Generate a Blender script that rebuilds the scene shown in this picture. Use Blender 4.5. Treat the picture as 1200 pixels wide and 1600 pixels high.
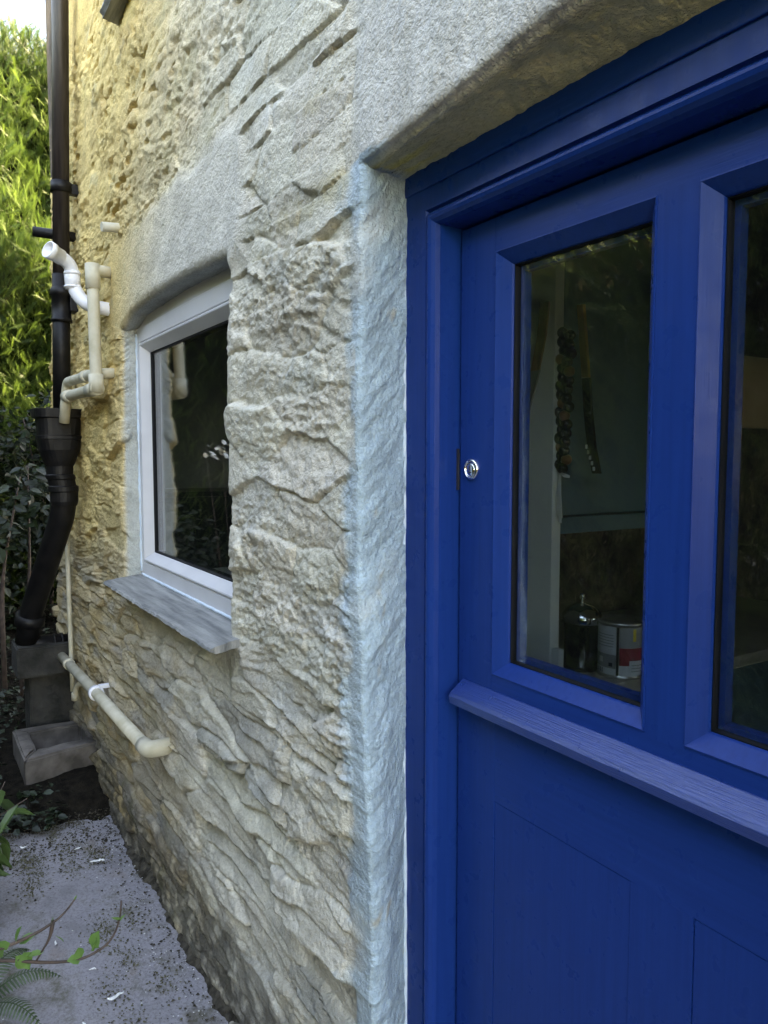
import bpy, bmesh, math, random
import numpy as np
from mathutils import Vector, Matrix

random.seed(7)
rng = np.random.default_rng(7)
for o in list(bpy.data.objects):
    bpy.data.objects.remove(o)
scene = bpy.context.scene
COL = scene.collection
R = math.radians

# ------------------------------------------------------------------ camera
cam = bpy.data.cameras.new('camera')
cam.sensor_fit = 'HORIZONTAL'
cam.sensor_width = 36.0
cam.lens = 36.0
cam.clip_start = 0.02
cam.clip_end = 500
camo = bpy.data.objects.new('camera', cam)
COL.objects.link(camo)
camo.location = (0, -0.66, 1.36)
yaw, pitch = R(31.87), R(4.194)
fw = Vector((-math.cos(yaw) * math.cos(pitch), math.sin(yaw) * math.cos(pitch), -math.sin(pitch)))
camo.rotation_euler = fw.to_track_quat('-Z', 'Y').to_euler()
scene.camera = camo
scene.render.resolution_x, scene.render.resolution_y = 768, 1024

# ------------------------------------------------------------------ sky, sun, exposure
SUN = Vector((0.27, 0.66, 0.70)).normalized()          # towards the sun: over the cottage roof
w = bpy.data.worlds.new('World')
scene.world = w
w.use_nodes = True
nt = w.node_tree
sky = nt.nodes.new('ShaderNodeTexSky')
sky.sky_type = 'NISHITA'
sky.sun_disc = False
sky.sun_elevation = math.asin(SUN.z)
sky.sun_rotation = math.atan2(SUN.x, SUN.y)
bg = nt.nodes['Background']
bg.inputs['Strength'].default_value = 0.11
sky.air_density = 0.9
sky.dust_density = 0.5
sky.ozone_density = 1.0
nt.links.new(sky.outputs[0], bg.inputs['Color'])
sl = bpy.data.lights.new('sun', 'SUN')
sl.energy = 5.0
sl.angle = R(0.5)
sl.color = (1.0, 0.93, 0.82)
so = bpy.data.objects.new('sun', sl)
COL.objects.link(so)
so.rotation_euler = (-SUN).to_track_quat('-Z', 'Y').to_euler()
so.location = (4, 4, 9)
scene.view_settings.view_transform = 'Standard'
scene.view_settings.look = 'None'
scene.view_settings.gamma = 1.0
scene.view_settings.use_curve_mapping = False
scene.view_settings.exposure = 4.33
scene.view_settings.use_white_balance = True           # camera balanced for open shade
scene.view_settings.white_balance_temperature = 10300
scene.view_settings.white_balance_tint = 15
try:
    scene.cycles.max_bounces = 6
    scene.cycles.diffuse_bounces = 4
    scene.cycles.glossy_bounces = 3
    scene.cycles.transparent_max_bounces = 10
except Exception:
    pass

# ------------------------------------------------------------------ noise (numpy)
_perm = rng.permutation(256)
_perm = np.concatenate([_perm, _perm, _perm])
_ga = rng.uniform(0, 2 * np.pi, 256)
_gx, _gy = np.cos(_ga), np.sin(_ga)


def gnoise(x, y, seed=0):
    x = np.asarray(x, float) + seed * 17.31
    y = np.asarray(y, float) + seed * 9.77
    xi = np.floor(x).astype(np.int64)
    yi = np.floor(y).astype(np.int64)
    xf, yf = x - xi, y - yi
    u = xf * xf * xf * (xf * (xf * 6 - 15) + 10)
    v = yf * yf * yf * (yf * (yf * 6 - 15) + 10)
    X, Y = xi & 255, yi & 255
    X1, Y1 = (X + 1) & 255, (Y + 1) & 255

    def g(a, b, dx, dy):
        h = _perm[_perm[a] + b]
        return _gx[h] * dx + _gy[h] * dy
    a = g(X, Y, xf, yf)
    b = g(X1, Y, xf - 1, yf)
    c = g(X, Y1, xf, yf - 1)
    d = g(X1, Y1, xf - 1, yf - 1)
    return 1.45 * ((a * (1 - u) + b * u) * (1 - v) + (c * (1 - u) + d * u) * v)


def fbm(x, y, o=4, seed=0, gain=0.5):
    s, a, n = 0, 1.0, 0
    for i in range(o):
        s = s + a * gnoise(x * 2.03 ** i, y * 2.03 ** i, seed + i)
        n += a
        a *= gain
    return s / n


def ridged(x, y, o=3, seed=0):
    s, a, n = 0, 1.0, 0
    for i in range(o):
        s = s + a * (1 - 2 * np.abs(gnoise(x * 2.1 ** i, y * 2.1 ** i, seed + i)))
        n += a
        a *= 0.55
    return s / n


def sst(a, b, x):
    t = np.clip((x - a) / (b - a), 0, 1)
    return t * t * (3 - 2 * t)


# ------------------------------------------------------------------ materials
def nodes(name):
    m = bpy.data.materials.new(name)
    m.use_nodes = True
    t = m.node_tree
    return m, t, t.nodes['Principled BSDF']


def mapped(t, scale=(1, 1, 1), coord='Object'):
    tc = t.nodes.new('ShaderNodeTexCoord')
    mp = t.nodes.new('ShaderNodeMapping')
    mp.inputs['Scale'].default_value = scale
    t.links.new(tc.outputs[coord], mp.inputs['Vector'])
    return mp.outputs[0]


def noise(t, vec, scale, detail=4, rough=0.55):
    n = t.nodes.new('ShaderNodeTexNoise')
    n.inputs['Scale'].default_value = scale
    n.inputs['Detail'].default_value = detail
    n.inputs['Roughness'].default_value = rough
    t.links.new(vec, n.inputs['Vector'])
    return n.outputs['Fac']


def ramp(t, fac, stops):
    r = t.nodes.new('ShaderNodeValToRGB')
    e = r.color_ramp.elements
    while len(e) < len(stops):
        e.new(0.5)
    for el, (p, c) in zip(e, stops):
        el.position = p
        el.color = (*c, 1) if len(c) == 3 else c
    t.links.new(fac, r.inputs[0])
    return r.outputs[0]


def mix(t, fac, a, b, mode='MIX'):
    m = t.nodes.new('ShaderNodeMix')
    m.data_type = 'RGBA'
    m.blend_type = mode
    for s, v in ((m.inputs[0], fac), (m.inputs[6], a), (m.inputs[7], b)):
        if hasattr(v, 'links'):
            t.links.new(v, s)
        elif isinstance(v, (int, float)):
            s.default_value = v
        else:
            s.default_value = (*v, 1)
    return m.outputs[2]


def bump(t, bsdf, fac, strength, dist, prev=None):
    b = t.nodes.new('ShaderNodeBump')
    b.inputs['Strength'].default_value = strength
    b.inputs['Distance'].default_value = dist
    t.links.new(fac, b.inputs['Height'])
    if prev is not None:
        t.links.new(prev, b.inputs['Normal'])
    t.links.new(b.outputs[0], bsdf.inputs['Normal'])
    return b.outputs[0]


def plain(name, c1, c2, rough=0.6, scale=20, stretch=(1, 1, 1), bs=0.0, bd=0.002, bscale=None, metal=0.0, lo=0.35, hi=0.65, spec=0.5):
    m, t, b = nodes(name)
    v = mapped(t, stretch)
    n = noise(t, v, scale)
    t.links.new(ramp(t, n, [(lo, c1), (hi, c2)]), b.inputs['Base Color'])
    b.inputs['Roughness'].default_value = rough
    b.inputs['Metallic'].default_value = metal
    b.inputs['Specular IOR Level'].default_value = spec
    if bs:
        bump(t, b, noise(t, v, bscale or scale * 3, 5), bs, bd)
    return m


def attr_mat(name, attr='paint', rough=0.85, var=0.25, layers=((60, 0.5, 0.004), (220, 0.5, 0.0015)), spec=0.25):
    m, t, b = nodes(name)
    a = t.nodes.new('ShaderNodeAttribute')
    a.attribute_name = attr
    v = mapped(t)
    n1 = noise(t, v, 9, 6, 0.65)
    n2 = noise(t, v, 130, 4, 0.7)
    mod = ramp(t, n1, [(0.3, (1 - var,) * 3), (0.7, (1 + var * 0.5,) * 3)])
    mod2 = ramp(t, n2, [(0.3, (0.82, 0.81, 0.79)), (0.62, (1.06, 1.06, 1.06))])
    c = mix(t, 1.0, a.outputs['Color'], mod, 'MULTIPLY')
    c = mix(t, 1.0, c, mod2, 'MULTIPLY')
    t.links.new(c, b.inputs['Base Color'])
    b.inputs['Roughness'].default_value = rough
    b.inputs['Specular IOR Level'].default_value = spec
    p = None
    for s, st, d in layers:
        p = bump(t, b, noise(t, v, s, 2.5, 0.65), st, d, p)
    return m


M = {}
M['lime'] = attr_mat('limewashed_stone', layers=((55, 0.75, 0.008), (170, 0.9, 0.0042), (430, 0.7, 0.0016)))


def blue_mat(name, stretch, bs, rough, spec=0.14, coat=0.0):
    m, t, b = nodes(name)
    b.inputs['Specular IOR Level'].default_value = spec
    b.inputs['Coat Weight'].default_value = coat
    b.inputs['Coat Roughness'].default_value = 0.2
    v = mapped(t, stretch)
    n = noise(t, v, 14, 4)
    t.links.new(ramp(t, n, [(0.3, (0.0001, 0.031, 0.175)), (0.7, (0.0002, 0.038, 0.205))]), b.inputs['Base Color'])
    v2 = mapped(t)
    t.links.new(ramp(t, noise(t, v2, 30, 3), [(0.3, (rough - 0.05,) * 3), (0.7, (rough + 0.07,) * 3)]), b.inputs['Roughness'])
    p = bump(t, b, noise(t, v, 60, 4, 0.6), bs, 0.0012)
    bump(t, b, noise(t, v2, 9, 2), 0.12, 0.01, p)
    return m


M['blue_v'] = blue_mat('blue_gloss_paint_upright', (9, 9, 0.3), 0.16, 0.3)
M['blue_h'] = blue_mat('blue_gloss_paint_rail', (0.3, 9, 9), 0.16, 0.3)
M['blue_bar'] = blue_mat('blue_paint_on_open_grain', (0.35, 9, 9), 0.9, 0.32, 0.8, 0.35)
M['upvc'] = plain('white_window_plastic', (0.56, 0.555, 0.57), (0.63, 0.625, 0.64), 0.35, 6, bs=0.05)
M['gasket'] = plain('black_gasket', (0.004, 0.005, 0.007), (0.007, 0.008, 0.010), 0.6, spec=0.2)
M['caulk'] = plain('white_caulk', (0.50, 0.62, 0.72), (0.62, 0.71, 0.78), 0.5, 40, bs=0.3)


def glass_mat(name, tint, rough):
    m = bpy.data.materials.new(name)
    m.use_nodes = True
    t = m.node_tree
    t.nodes.clear()
    out = t.nodes.new('ShaderNodeOutputMaterial')
    tr = t.nodes.new('ShaderNodeBsdfTransparent')
    tr.inputs[0].default_value = (*tint, 1)
    gl = t.nodes.new('ShaderNodeBsdfGlossy')
    gl.inputs['Roughness'].default_value = rough
    lw = t.nodes.new('ShaderNodeLayerWeight')
    pw = t.nodes.new('ShaderNodeMath')
    pw.operation = 'POWER'
    pw.inputs[1].default_value = 4.2
    t.links.new(lw.outputs['Facing'], pw.inputs[0])
    fr = t.nodes.new('ShaderNodeMath')
    fr.operation = 'MULTIPLY_ADD'
    fr.inputs[1].default_value = 0.95
    fr.inputs[2].default_value = 0.080
    lw.inputs['Blend'].default_value = 0.5
    t.links.new(pw.outputs[0], fr.inputs[0])
    v = mapped(t)
    b = t.nodes.new('ShaderNodeBump')
    b.inputs['Strength'].default_value = 0.06
    b.inputs['Distance'].default_value = 0.01
    t.links.new(noise(t, v, 3.0, 1), b.inputs['Height'])
    t.links.new(b.outputs[0], gl.inputs['Normal'])
    mx = t.nodes.new('ShaderNodeMixShader')
    t.links.new(fr.outputs[0], mx.inputs[0])
    t.links.new(tr.outputs[0], mx.inputs[1])
    t.links.new(gl.outputs[0], mx.inputs[2])
    # thin film of dust and dried specks
    df = t.nodes.new('ShaderNodeBsdfDiffuse')
    df.inputs[0].default_value = (0.5, 0.5, 0.48, 1)
    dust = ramp(t, noise(t, v, 70, 8, 0.8), [(0.62, (0.004,) * 3), (0.78, (0.35,) * 3)])
    mx2 = t.nodes.new('ShaderNodeMixShader')
    t.links.new(dust, mx2.inputs[0])
    t.links.new(mx.outputs[0], mx2.inputs[1])
    t.links.new(df.outputs[0], mx2.inputs[2])
    t.links.new(mx2.outputs[0], out.inputs[0])
    return m


M['glass'] = glass_mat('window_glass', (0.86, 0.90, 0.90), 0.0)
M['slate'] = plain('slate_sill', (0.12, 0.125, 0.125), (0.30, 0.30, 0.285), 0.55, 5, (0.8, 9, 3), 0.6, 0.004, 22)
M['iron'] = plain('black_iron_pipe', (0.003, 0.003, 0.004), (0.010, 0.009, 0.009), 0.48, 18, bs=0.3, spec=0.25)  # black cast iron, darkened further with the deep shadow round the hopper
M['iron_brown'] = plain('weathered_pipe', (0.014, 0.010, 0.010), (0.034, 0.026, 0.024), 0.36, 12, (6, 6, 0.6), bs=0.15, spec=0.35)
M['cream_pipe'] = plain('painted_waste_pipe', (0.42, 0.38, 0.27), (0.55, 0.51, 0.40), 0.6, 14, bs=0.35)
M['white_pipe'] = plain('new_white_pipe', (0.72, 0.73, 0.77), (0.80, 0.80, 0.83), 0.35, 8, bs=0.05)
M['rubber'] = plain('pipe_inside', (0.3, 0.3, 0.3), (0.4, 0.4, 0.4), 0.6)
M['concrete'] = plain('old_concrete', (0.05, 0.043, 0.037), (0.16, 0.14, 0.125), 0.9, 8, bs=0.7, bd=0.006)
M['shaded_stone'] = plain('shaded_concrete', (0.010, 0.010, 0.008), (0.042, 0.040, 0.035), 0.95, 9, bs=0.8, bd=0.01)  # block and plinth concrete, with the surrounding shadow put into its colour
M['chrome'] = plain('chrome', (0.75, 0.75, 0.76), (0.85, 0.85, 0.86), 0.16, 20, metal=1.0)
M['crumb'] = plain('soil_crumb', (0.022, 0.019, 0.014), (0.085, 0.074, 0.058), 0.95, 40, bs=0.8, bd=0.006, spec=0.15)
M['soil'] = plain('shaded_soil', (0.004, 0.0033, 0.0026), (0.016, 0.013, 0.009), 0.95, 30, bs=0.8, bd=0.01, spec=0.1)  # soil taken near black, the deep shade beyond the path painted in


def leaf_mat(name, dark, light, trans=0.35, rough=0.5, pale=None):
    m, t, b = nodes(name)
    a = t.nodes.new('ShaderNodeAttribute')
    a.attribute_name = 'tint'
    t.links.new(ramp(t, a.outputs['Fac'], [(0.0, dark), (1.0, light)]), b.inputs['Base Color'])
    b.inputs['Roughness'].default_value = rough
    tl = t.nodes.new('ShaderNodeBsdfTranslucent')
    t.links.new(ramp(t, a.outputs['Fac'], [(0.0, tuple(c * 1.1 for c in dark)), (1.0, tuple(c * 1.4 for c in light))]), tl.inputs[0])
    mx = t.nodes.new('ShaderNodeMixShader')
    mx.inputs[0].default_value = trans
    t.links.new(b.outputs[0], mx.inputs[1])
    t.links.new(tl.outputs[0], mx.inputs[2])
    t.links.new(mx.outputs[0], t.nodes['Material Output'].inputs[0])
    return m


M['conifer'] = leaf_mat('conifer_sprays', (0.018, 0.046, 0.011), (0.088, 0.150, 0.028), 0.3, 0.55)
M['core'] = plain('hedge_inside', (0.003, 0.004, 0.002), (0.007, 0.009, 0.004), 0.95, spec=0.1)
M['ivy'] = leaf_mat('shaded_ivy_leaves', (0.003, 0.009, 0.004), (0.016, 0.032, 0.012), 0.12, 0.55)  # leaf colour darkened to carry the shade of an overhanging canopy
M['fern'] = leaf_mat('fern_green', (0.020, 0.045, 0.018), (0.055, 0.095, 0.035), 0.2, 0.5)
M['fresh'] = leaf_mat('fresh_leaves', (0.07, 0.16, 0.04), (0.16, 0.30, 0.08), 0.35, 0.45)
M['willow'] = leaf_mat('long_leaves', (0.018, 0.048, 0.016), (0.06, 0.11, 0.03), 0.2, 0.4)
M['stem'] = plain('twig', (0.035, 0.022, 0.018), (0.075, 0.05, 0.04), 0.7, 40)
M['bark'] = plain('bark', (0.03, 0.025, 0.02), (0.07, 0.055, 0.04), 0.9, 20, bs=0.5)
M['petal'] = plain('white_petal', (0.75, 0.75, 0.72), (0.82, 0.82, 0.78), 0.6)
M['flake'] = plain('paint_flake', (0.62, 0.63, 0.62), (0.78, 0.78, 0.76), 0.7, 60)
M['litter'] = plain('dead_leaf', (0.10, 0.08, 0.03), (0.20, 0.17, 0.07), 0.7, 40)
M['plaster_in'] = plain('inner_plaster', (0.47, 0.51, 0.55), (0.54, 0.58, 0.61), 0.8, 5, bs=0.2)
M['wood_in'] = plain('brown_wood', (0.10, 0.05, 0.02), (0.19, 0.10, 0.045), 0.55, 12, (6, 6, 0.6))
M['cream_in'] = plain('cream_plaster', (0.62, 0.52, 0.38), (0.70, 0.60, 0.46), 0.85, 8, bs=0.2)
M['stone_in'] = plain('inner_stone', (0.04, 0.028, 0.018), (0.13, 0.09, 0.058), 0.9, 9, bs=0.8, bd=0.02)
M['teal'] = plain('teal_cupboard_paint', (0.045, 0.115, 0.16), (0.055, 0.135, 0.18), 0.5, 5)
M['dark_in'] = plain('dark_furniture', (0.012, 0.016, 0.02), (0.022, 0.026, 0.03), 0.5, 8)
M['worktop'] = plain('pale_worktop', (0.30, 0.29, 0.26), (0.40, 0.39, 0.35), 0.4, 10)
M['black_gloss'] = plain('black_gloss', (0.006, 0.006, 0.007), (0.014, 0.013, 0.013), 0.2)
M['brown_bead'] = plain('brown_wood_bead', (0.12, 0.05, 0.02), (0.20, 0.09, 0.035), 0.35)
M['ribbon'] = plain('white_ribbon', (0.62, 0.64, 0.66), (0.72, 0.73, 0.74), 0.5)
M['tan'] = plain('tan_handle', (0.30, 0.18, 0.05), (0.42, 0.26, 0.08), 0.5)
M['grey_strap'] = plain('grey_strap', (0.10, 0.105, 0.11), (0.15, 0.155, 0.16), 0.6)
M['tin'] = plain('tin_metal', (0.45, 0.45, 0.46), (0.6, 0.6, 0.6), 0.3, 20, metal=0.9)
M['label_white'] = plain('paper_label', (0.52, 0.55, 0.60), (0.62, 0.64, 0.68), 0.6)
M['label_grey'] = plain('grey_label', (0.22, 0.23, 0.25), (0.28, 0.29, 0.31), 0.6)
M['label_red'] = plain('red_label', (0.25, 0.012, 0.03), (0.34, 0.02, 0.045), 0.5)
M['yellow'] = plain('yellow_drip', (0.6, 0.45, 0.03), (0.7, 0.5, 0.05), 0.5)
M['ink'] = plain('print_ink', (0.02, 0.02, 0.03), (0.03, 0.03, 0.04), 0.6)
M['roof'] = plain('roof_slates', (0.05, 0.055, 0.06), (0.10, 0.105, 0.11), 0.7, 6, bs=0.4)
M['rust'] = plain('rusty_stain', (0.05, 0.014, 0.006), (0.10, 0.03, 0.012), 0.9, 40)


# ------------------------------------------------------------------ mesh helpers
def link(o, parent=None):
    COL.objects.link(o)
    if parent is not None:
        o.parent = parent
    return o


def tag(o, label=None, cat=None, group=None, kind=None):
    for k, v in (('label', label), ('category', cat), ('group', group), ('kind', kind)):
        if v:
            o[k] = v
    return o


def thing(name, label, cat, loc=(0, 0, 0), group=None):
    """An Empty at a thing's base; parts are given in world coordinates and re-parented."""
    o = bpy.data.objects.new(name, None)
    o.empty_display_size = 0.1
    o.location = loc
    COL.objects.link(o)
    return tag(o, label, cat, group)


def mk(name, verts, faces, mat, parent=None, smooth=False):
    me = bpy.data.meshes.new(name)
    me.from_pydata([tuple(v) for v in verts], [], [tuple(f) for f in faces])
    me.materials.append(mat)
    if smooth:
        me.polygons.foreach_set('use_smooth', [True] * len(me.polygons))
    me.update()
    o = bpy.data.objects.new(name, me)
    link(o, parent)
    if parent is not None:
        o.matrix_parent_inverse = Matrix.Translation(-world_loc(parent))
    return o


def world_loc(o):
    l = Vector(o.location)
    p = o.parent
    while p is not None:
        if o.matrix_parent_inverse.translation.length == 0:
            l = l + Vector(p.location)
        o, p = p, p.parent
    return l


def npmesh(name, V, F, mat, parent=None, smooth=True, normals=None, attrs=None):
    """mesh from numpy arrays; F is (n,3) or (n,4)"""
    me = bpy.data.meshes.new(name)
    n, k = F.shape
    me.vertices.add(len(V))
    me.vertices.foreach_set('co', V.astype(np.float32).ravel())
    me.loops.add(n * k)
    me.loops.foreach_set('vertex_index', F.astype(np.int32).ravel())
    me.polygons.add(n)
    me.polygons.foreach_set('loop_start', np.arange(0, n * k, k, dtype=np.int32))
    me.polygons.foreach_set('loop_total', np.full(n, k, dtype=np.int32))
    me.polygons.foreach_set('use_smooth', np.full(n, smooth))
    me.update(calc_edges=True)
    for an, typ, arr in (attrs or []):
        a = me.attributes.new(an, typ, 'POINT')
        a.data.foreach_set('color' if typ == 'FLOAT_COLOR' else 'value', arr.astype(np.float32).ravel())
    if normals is not None:
        me.normals_split_custom_set_from_vertices(normals.tolist())
    me.materials.append(mat)
    o = bpy.data.objects.new(name, me)
    link(o, parent)
    if parent is not None:
        o.matrix_parent_inverse = Matrix.Translation(-world_loc(parent))
    return o


def box(name, x0, x1, y0, y1, z0, z1, mat, parent=None, bev=0.0, seg=2):
    bm = bmesh.new()
    bmesh.ops.create_cube(bm, size=1)
    for v in bm.verts:
        v.co = Vector(((x0 + x1) / 2 + v.co.x * (x1 - x0), (y0 + y1) / 2 + v.co.y * (y1 - y0), (z0 + z1) / 2 + v.co.z * (z1 - z0)))
    if bev:
        bmesh.ops.bevel(bm, geom=list(bm.edges), offset=bev, segments=seg, affect='EDGES', profile=0.6)
    return bmo(name, bm, mat, parent, False)


def bmo(name, bm, mat, parent=None, smooth=False, angle=None):
    me = bpy.data.meshes.new(name)
    bm.normal_update()
    bm.to_mesh(me)
    bm.free()
    for m in (mat if isinstance(mat, (list, tuple)) else [mat]):
        me.materials.append(m)
    if smooth:
        me.polygons.foreach_set('use_smooth', [True] * len(me.polygons))
    o = bpy.data.objects.new(name, me)
    link(o, parent)
    if parent is not None:
        o.matrix_parent_inverse = Matrix.Translation(-world_loc(parent))
    return o


def fillet(pts, r, n=6):
    """round the corners of a polyline"""
    pts = [Vector(p) for p in pts]
    out = [pts[0]]
    for i in range(1, len(pts) - 1):
        a, b, c = pts[i - 1], pts[i], pts[i + 1]
        d1, d2 = (a - b), (c - b)
        rr = min(r, d1.length * 0.49, d2.length * 0.49)
        p, q = b + d1.normalized() * rr, b + d2.normalized() * rr
        for k in range(n + 1):
            t = k / n
            out.append(p * (1 - t) ** 2 + b * 2 * t * (1 - t) + q * t * t)
    out.append(pts[-1])
    return out


def tube_geo(pts, rad, seg=16, cap=True):
    pts = [Vector(p) for p in pts]
    n = len(pts)
    rad = rad if isinstance(rad, (list, tuple)) else [rad] * n
    V, F = [], []
    t0 = (pts[1] - pts[0])
    ax = max((q - pts[0] for q in pts), key=lambda q: q.length).normalized()
    straight = all((q - pts[0]).cross(ax).length < 1e-5 for q in pts)
    t0 = ax if straight else t0.normalized()
    nrm = t0.orthogonal().normalized()
    prev = t0
    for i in range(n):
        t = ((pts[min(i + 1, n - 1)] - pts[i]).normalized() + (pts[i] - pts[max(i - 1, 0)]).normalized())
        t = ax if straight else (t.normalized() if t.length > 1e-9 else prev)
        nrm = (prev.rotation_difference(t) @ nrm)
        nrm = (nrm - t * nrm.dot(t)).normalized()
        bn = t.cross(nrm)
        prev = t
        for k in range(seg):
            a = 2 * math.pi * k / seg
            V.append(pts[i] + (nrm * math.cos(a) + bn * math.sin(a)) * rad[i])
    for i in range(n - 1):
        for k in range(seg):
            F.append((i * seg + k, i * seg + (k + 1) % seg, (i + 1) * seg + (k + 1) % seg, (i + 1) * seg + k))
    if cap:
        F.append(tuple(reversed(range(seg))))
        F.append(tuple(range((n - 1) * seg, n * seg)))
    return V, F


def tube(name, pts, rad, mat, parent=None, seg=16, cap=True):
    V, F = tube_geo(pts, rad, seg, cap)
    o = mk(name, V, F, mat, parent, False)
    me = o.data
    me.polygons.foreach_set('use_smooth', [len(p.vertices) == 4 for p in me.polygons])
    return o


def along(p, q, prof):
    """revolve (dist, radius) profile along p->q, returns pts, radii for tube (steps doubled)"""
    p, q = Vector(p), Vector(q)
    d = (q - p).normalized()
    return [p + d * s for s, _ in prof], [r for _, r in prof]


def lathe(name, prof, centre, mat, parent=None, seg=28, smooth=True):
    cx, cy, cz = centre
    V, F = [], []
    for r, z in prof:
        for k in range(seg):
            a = 2 * math.pi * k / seg
            V.append((cx + r * math.cos(a), cy + r * math.sin(a), cz + z))
    for i in range(len(prof) - 1):
        for k in range(seg):
            F.append((i * seg + k, i * seg + (k + 1) % seg, (i + 1) * seg + (k + 1) % seg, (i + 1) * seg + k))
    F.append(tuple(reversed(range(seg))))
    F.append(tuple(range((len(prof) - 1) * seg, len(prof) * seg)))
    o = mk(name, V, F, mat, parent)
    if smooth:
        o.data.polygons.foreach_set('use_smooth', [len(p.vertices) == 4 for p in o.data.polygons])
    return o


def ring(name, x0, x1, z0, z1, prof, mat, parent=None):
    """mitred frame: profile of (inset, y) swept round a rectangle in the wall plane"""
    V, F = [], []
    for i, y in prof:
        V += [(x0 + i, y, z0 + i), (x1 - i, y, z0 + i), (x1 - i, y, z1 - i), (x0 + i, y, z1 - i)]
    for k in range(len(prof) - 1):
        for j in range(4):
            a, b = k * 4 + j, k * 4 + (j + 1) % 4
            F.append((a, b, b + 4, a + 4))
    return mk(name, V, F, mat, parent)


def subdiv_rough(o, cuts, amp, freq, seed=0):
    """break the edges of a simple mesh up with noise"""
    bm = bmesh.new()
    bm.from_mesh(o.data)
    bmesh.ops.subdivide_edges(bm, edges=list(bm.edges), cuts=cuts, use_grid_fill=True)
    co = np.array([v.co[:] for v in bm.verts])
    d = np.stack([fbm(co[:, 1] * freq + co[:, 2] * freq * 0.7, co[:, 2] * freq + co[:, 0] * freq * 0.31, 3, seed),
                  fbm(co[:, 0] * freq + co[:, 2] * freq * 0.5, co[:, 2] * freq - co[:, 1] * freq, 3, seed + 9),
                  fbm(co[:, 0] * freq, co[:, 1] * freq + co[:, 2] * freq * 0.4, 3, seed + 19)], 1) * amp
    for v, q in zip(bm.verts, d):
        v.co += Vector(q)
    bm.normal_update()
    bm.to_mesh(o.data)
    bm.free()
    return o


# ================================================================== the cottage
cottage = thing('cottage', 'limewashed rubble stone cottage with blue glazed stable door and white window', 'house', (-1.6, 0.2, -0.12))

# openings in the front wall: x0, x1, z0, z1, corner radius, reveal depth
WIN = (-2.845, -1.785, 0.897, 1.835, 0.020, 0.13)
DOOR = (-1.143, -0.13, -2.0, 1.850, 0.013, 0.15)
X_END = -4.36


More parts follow.
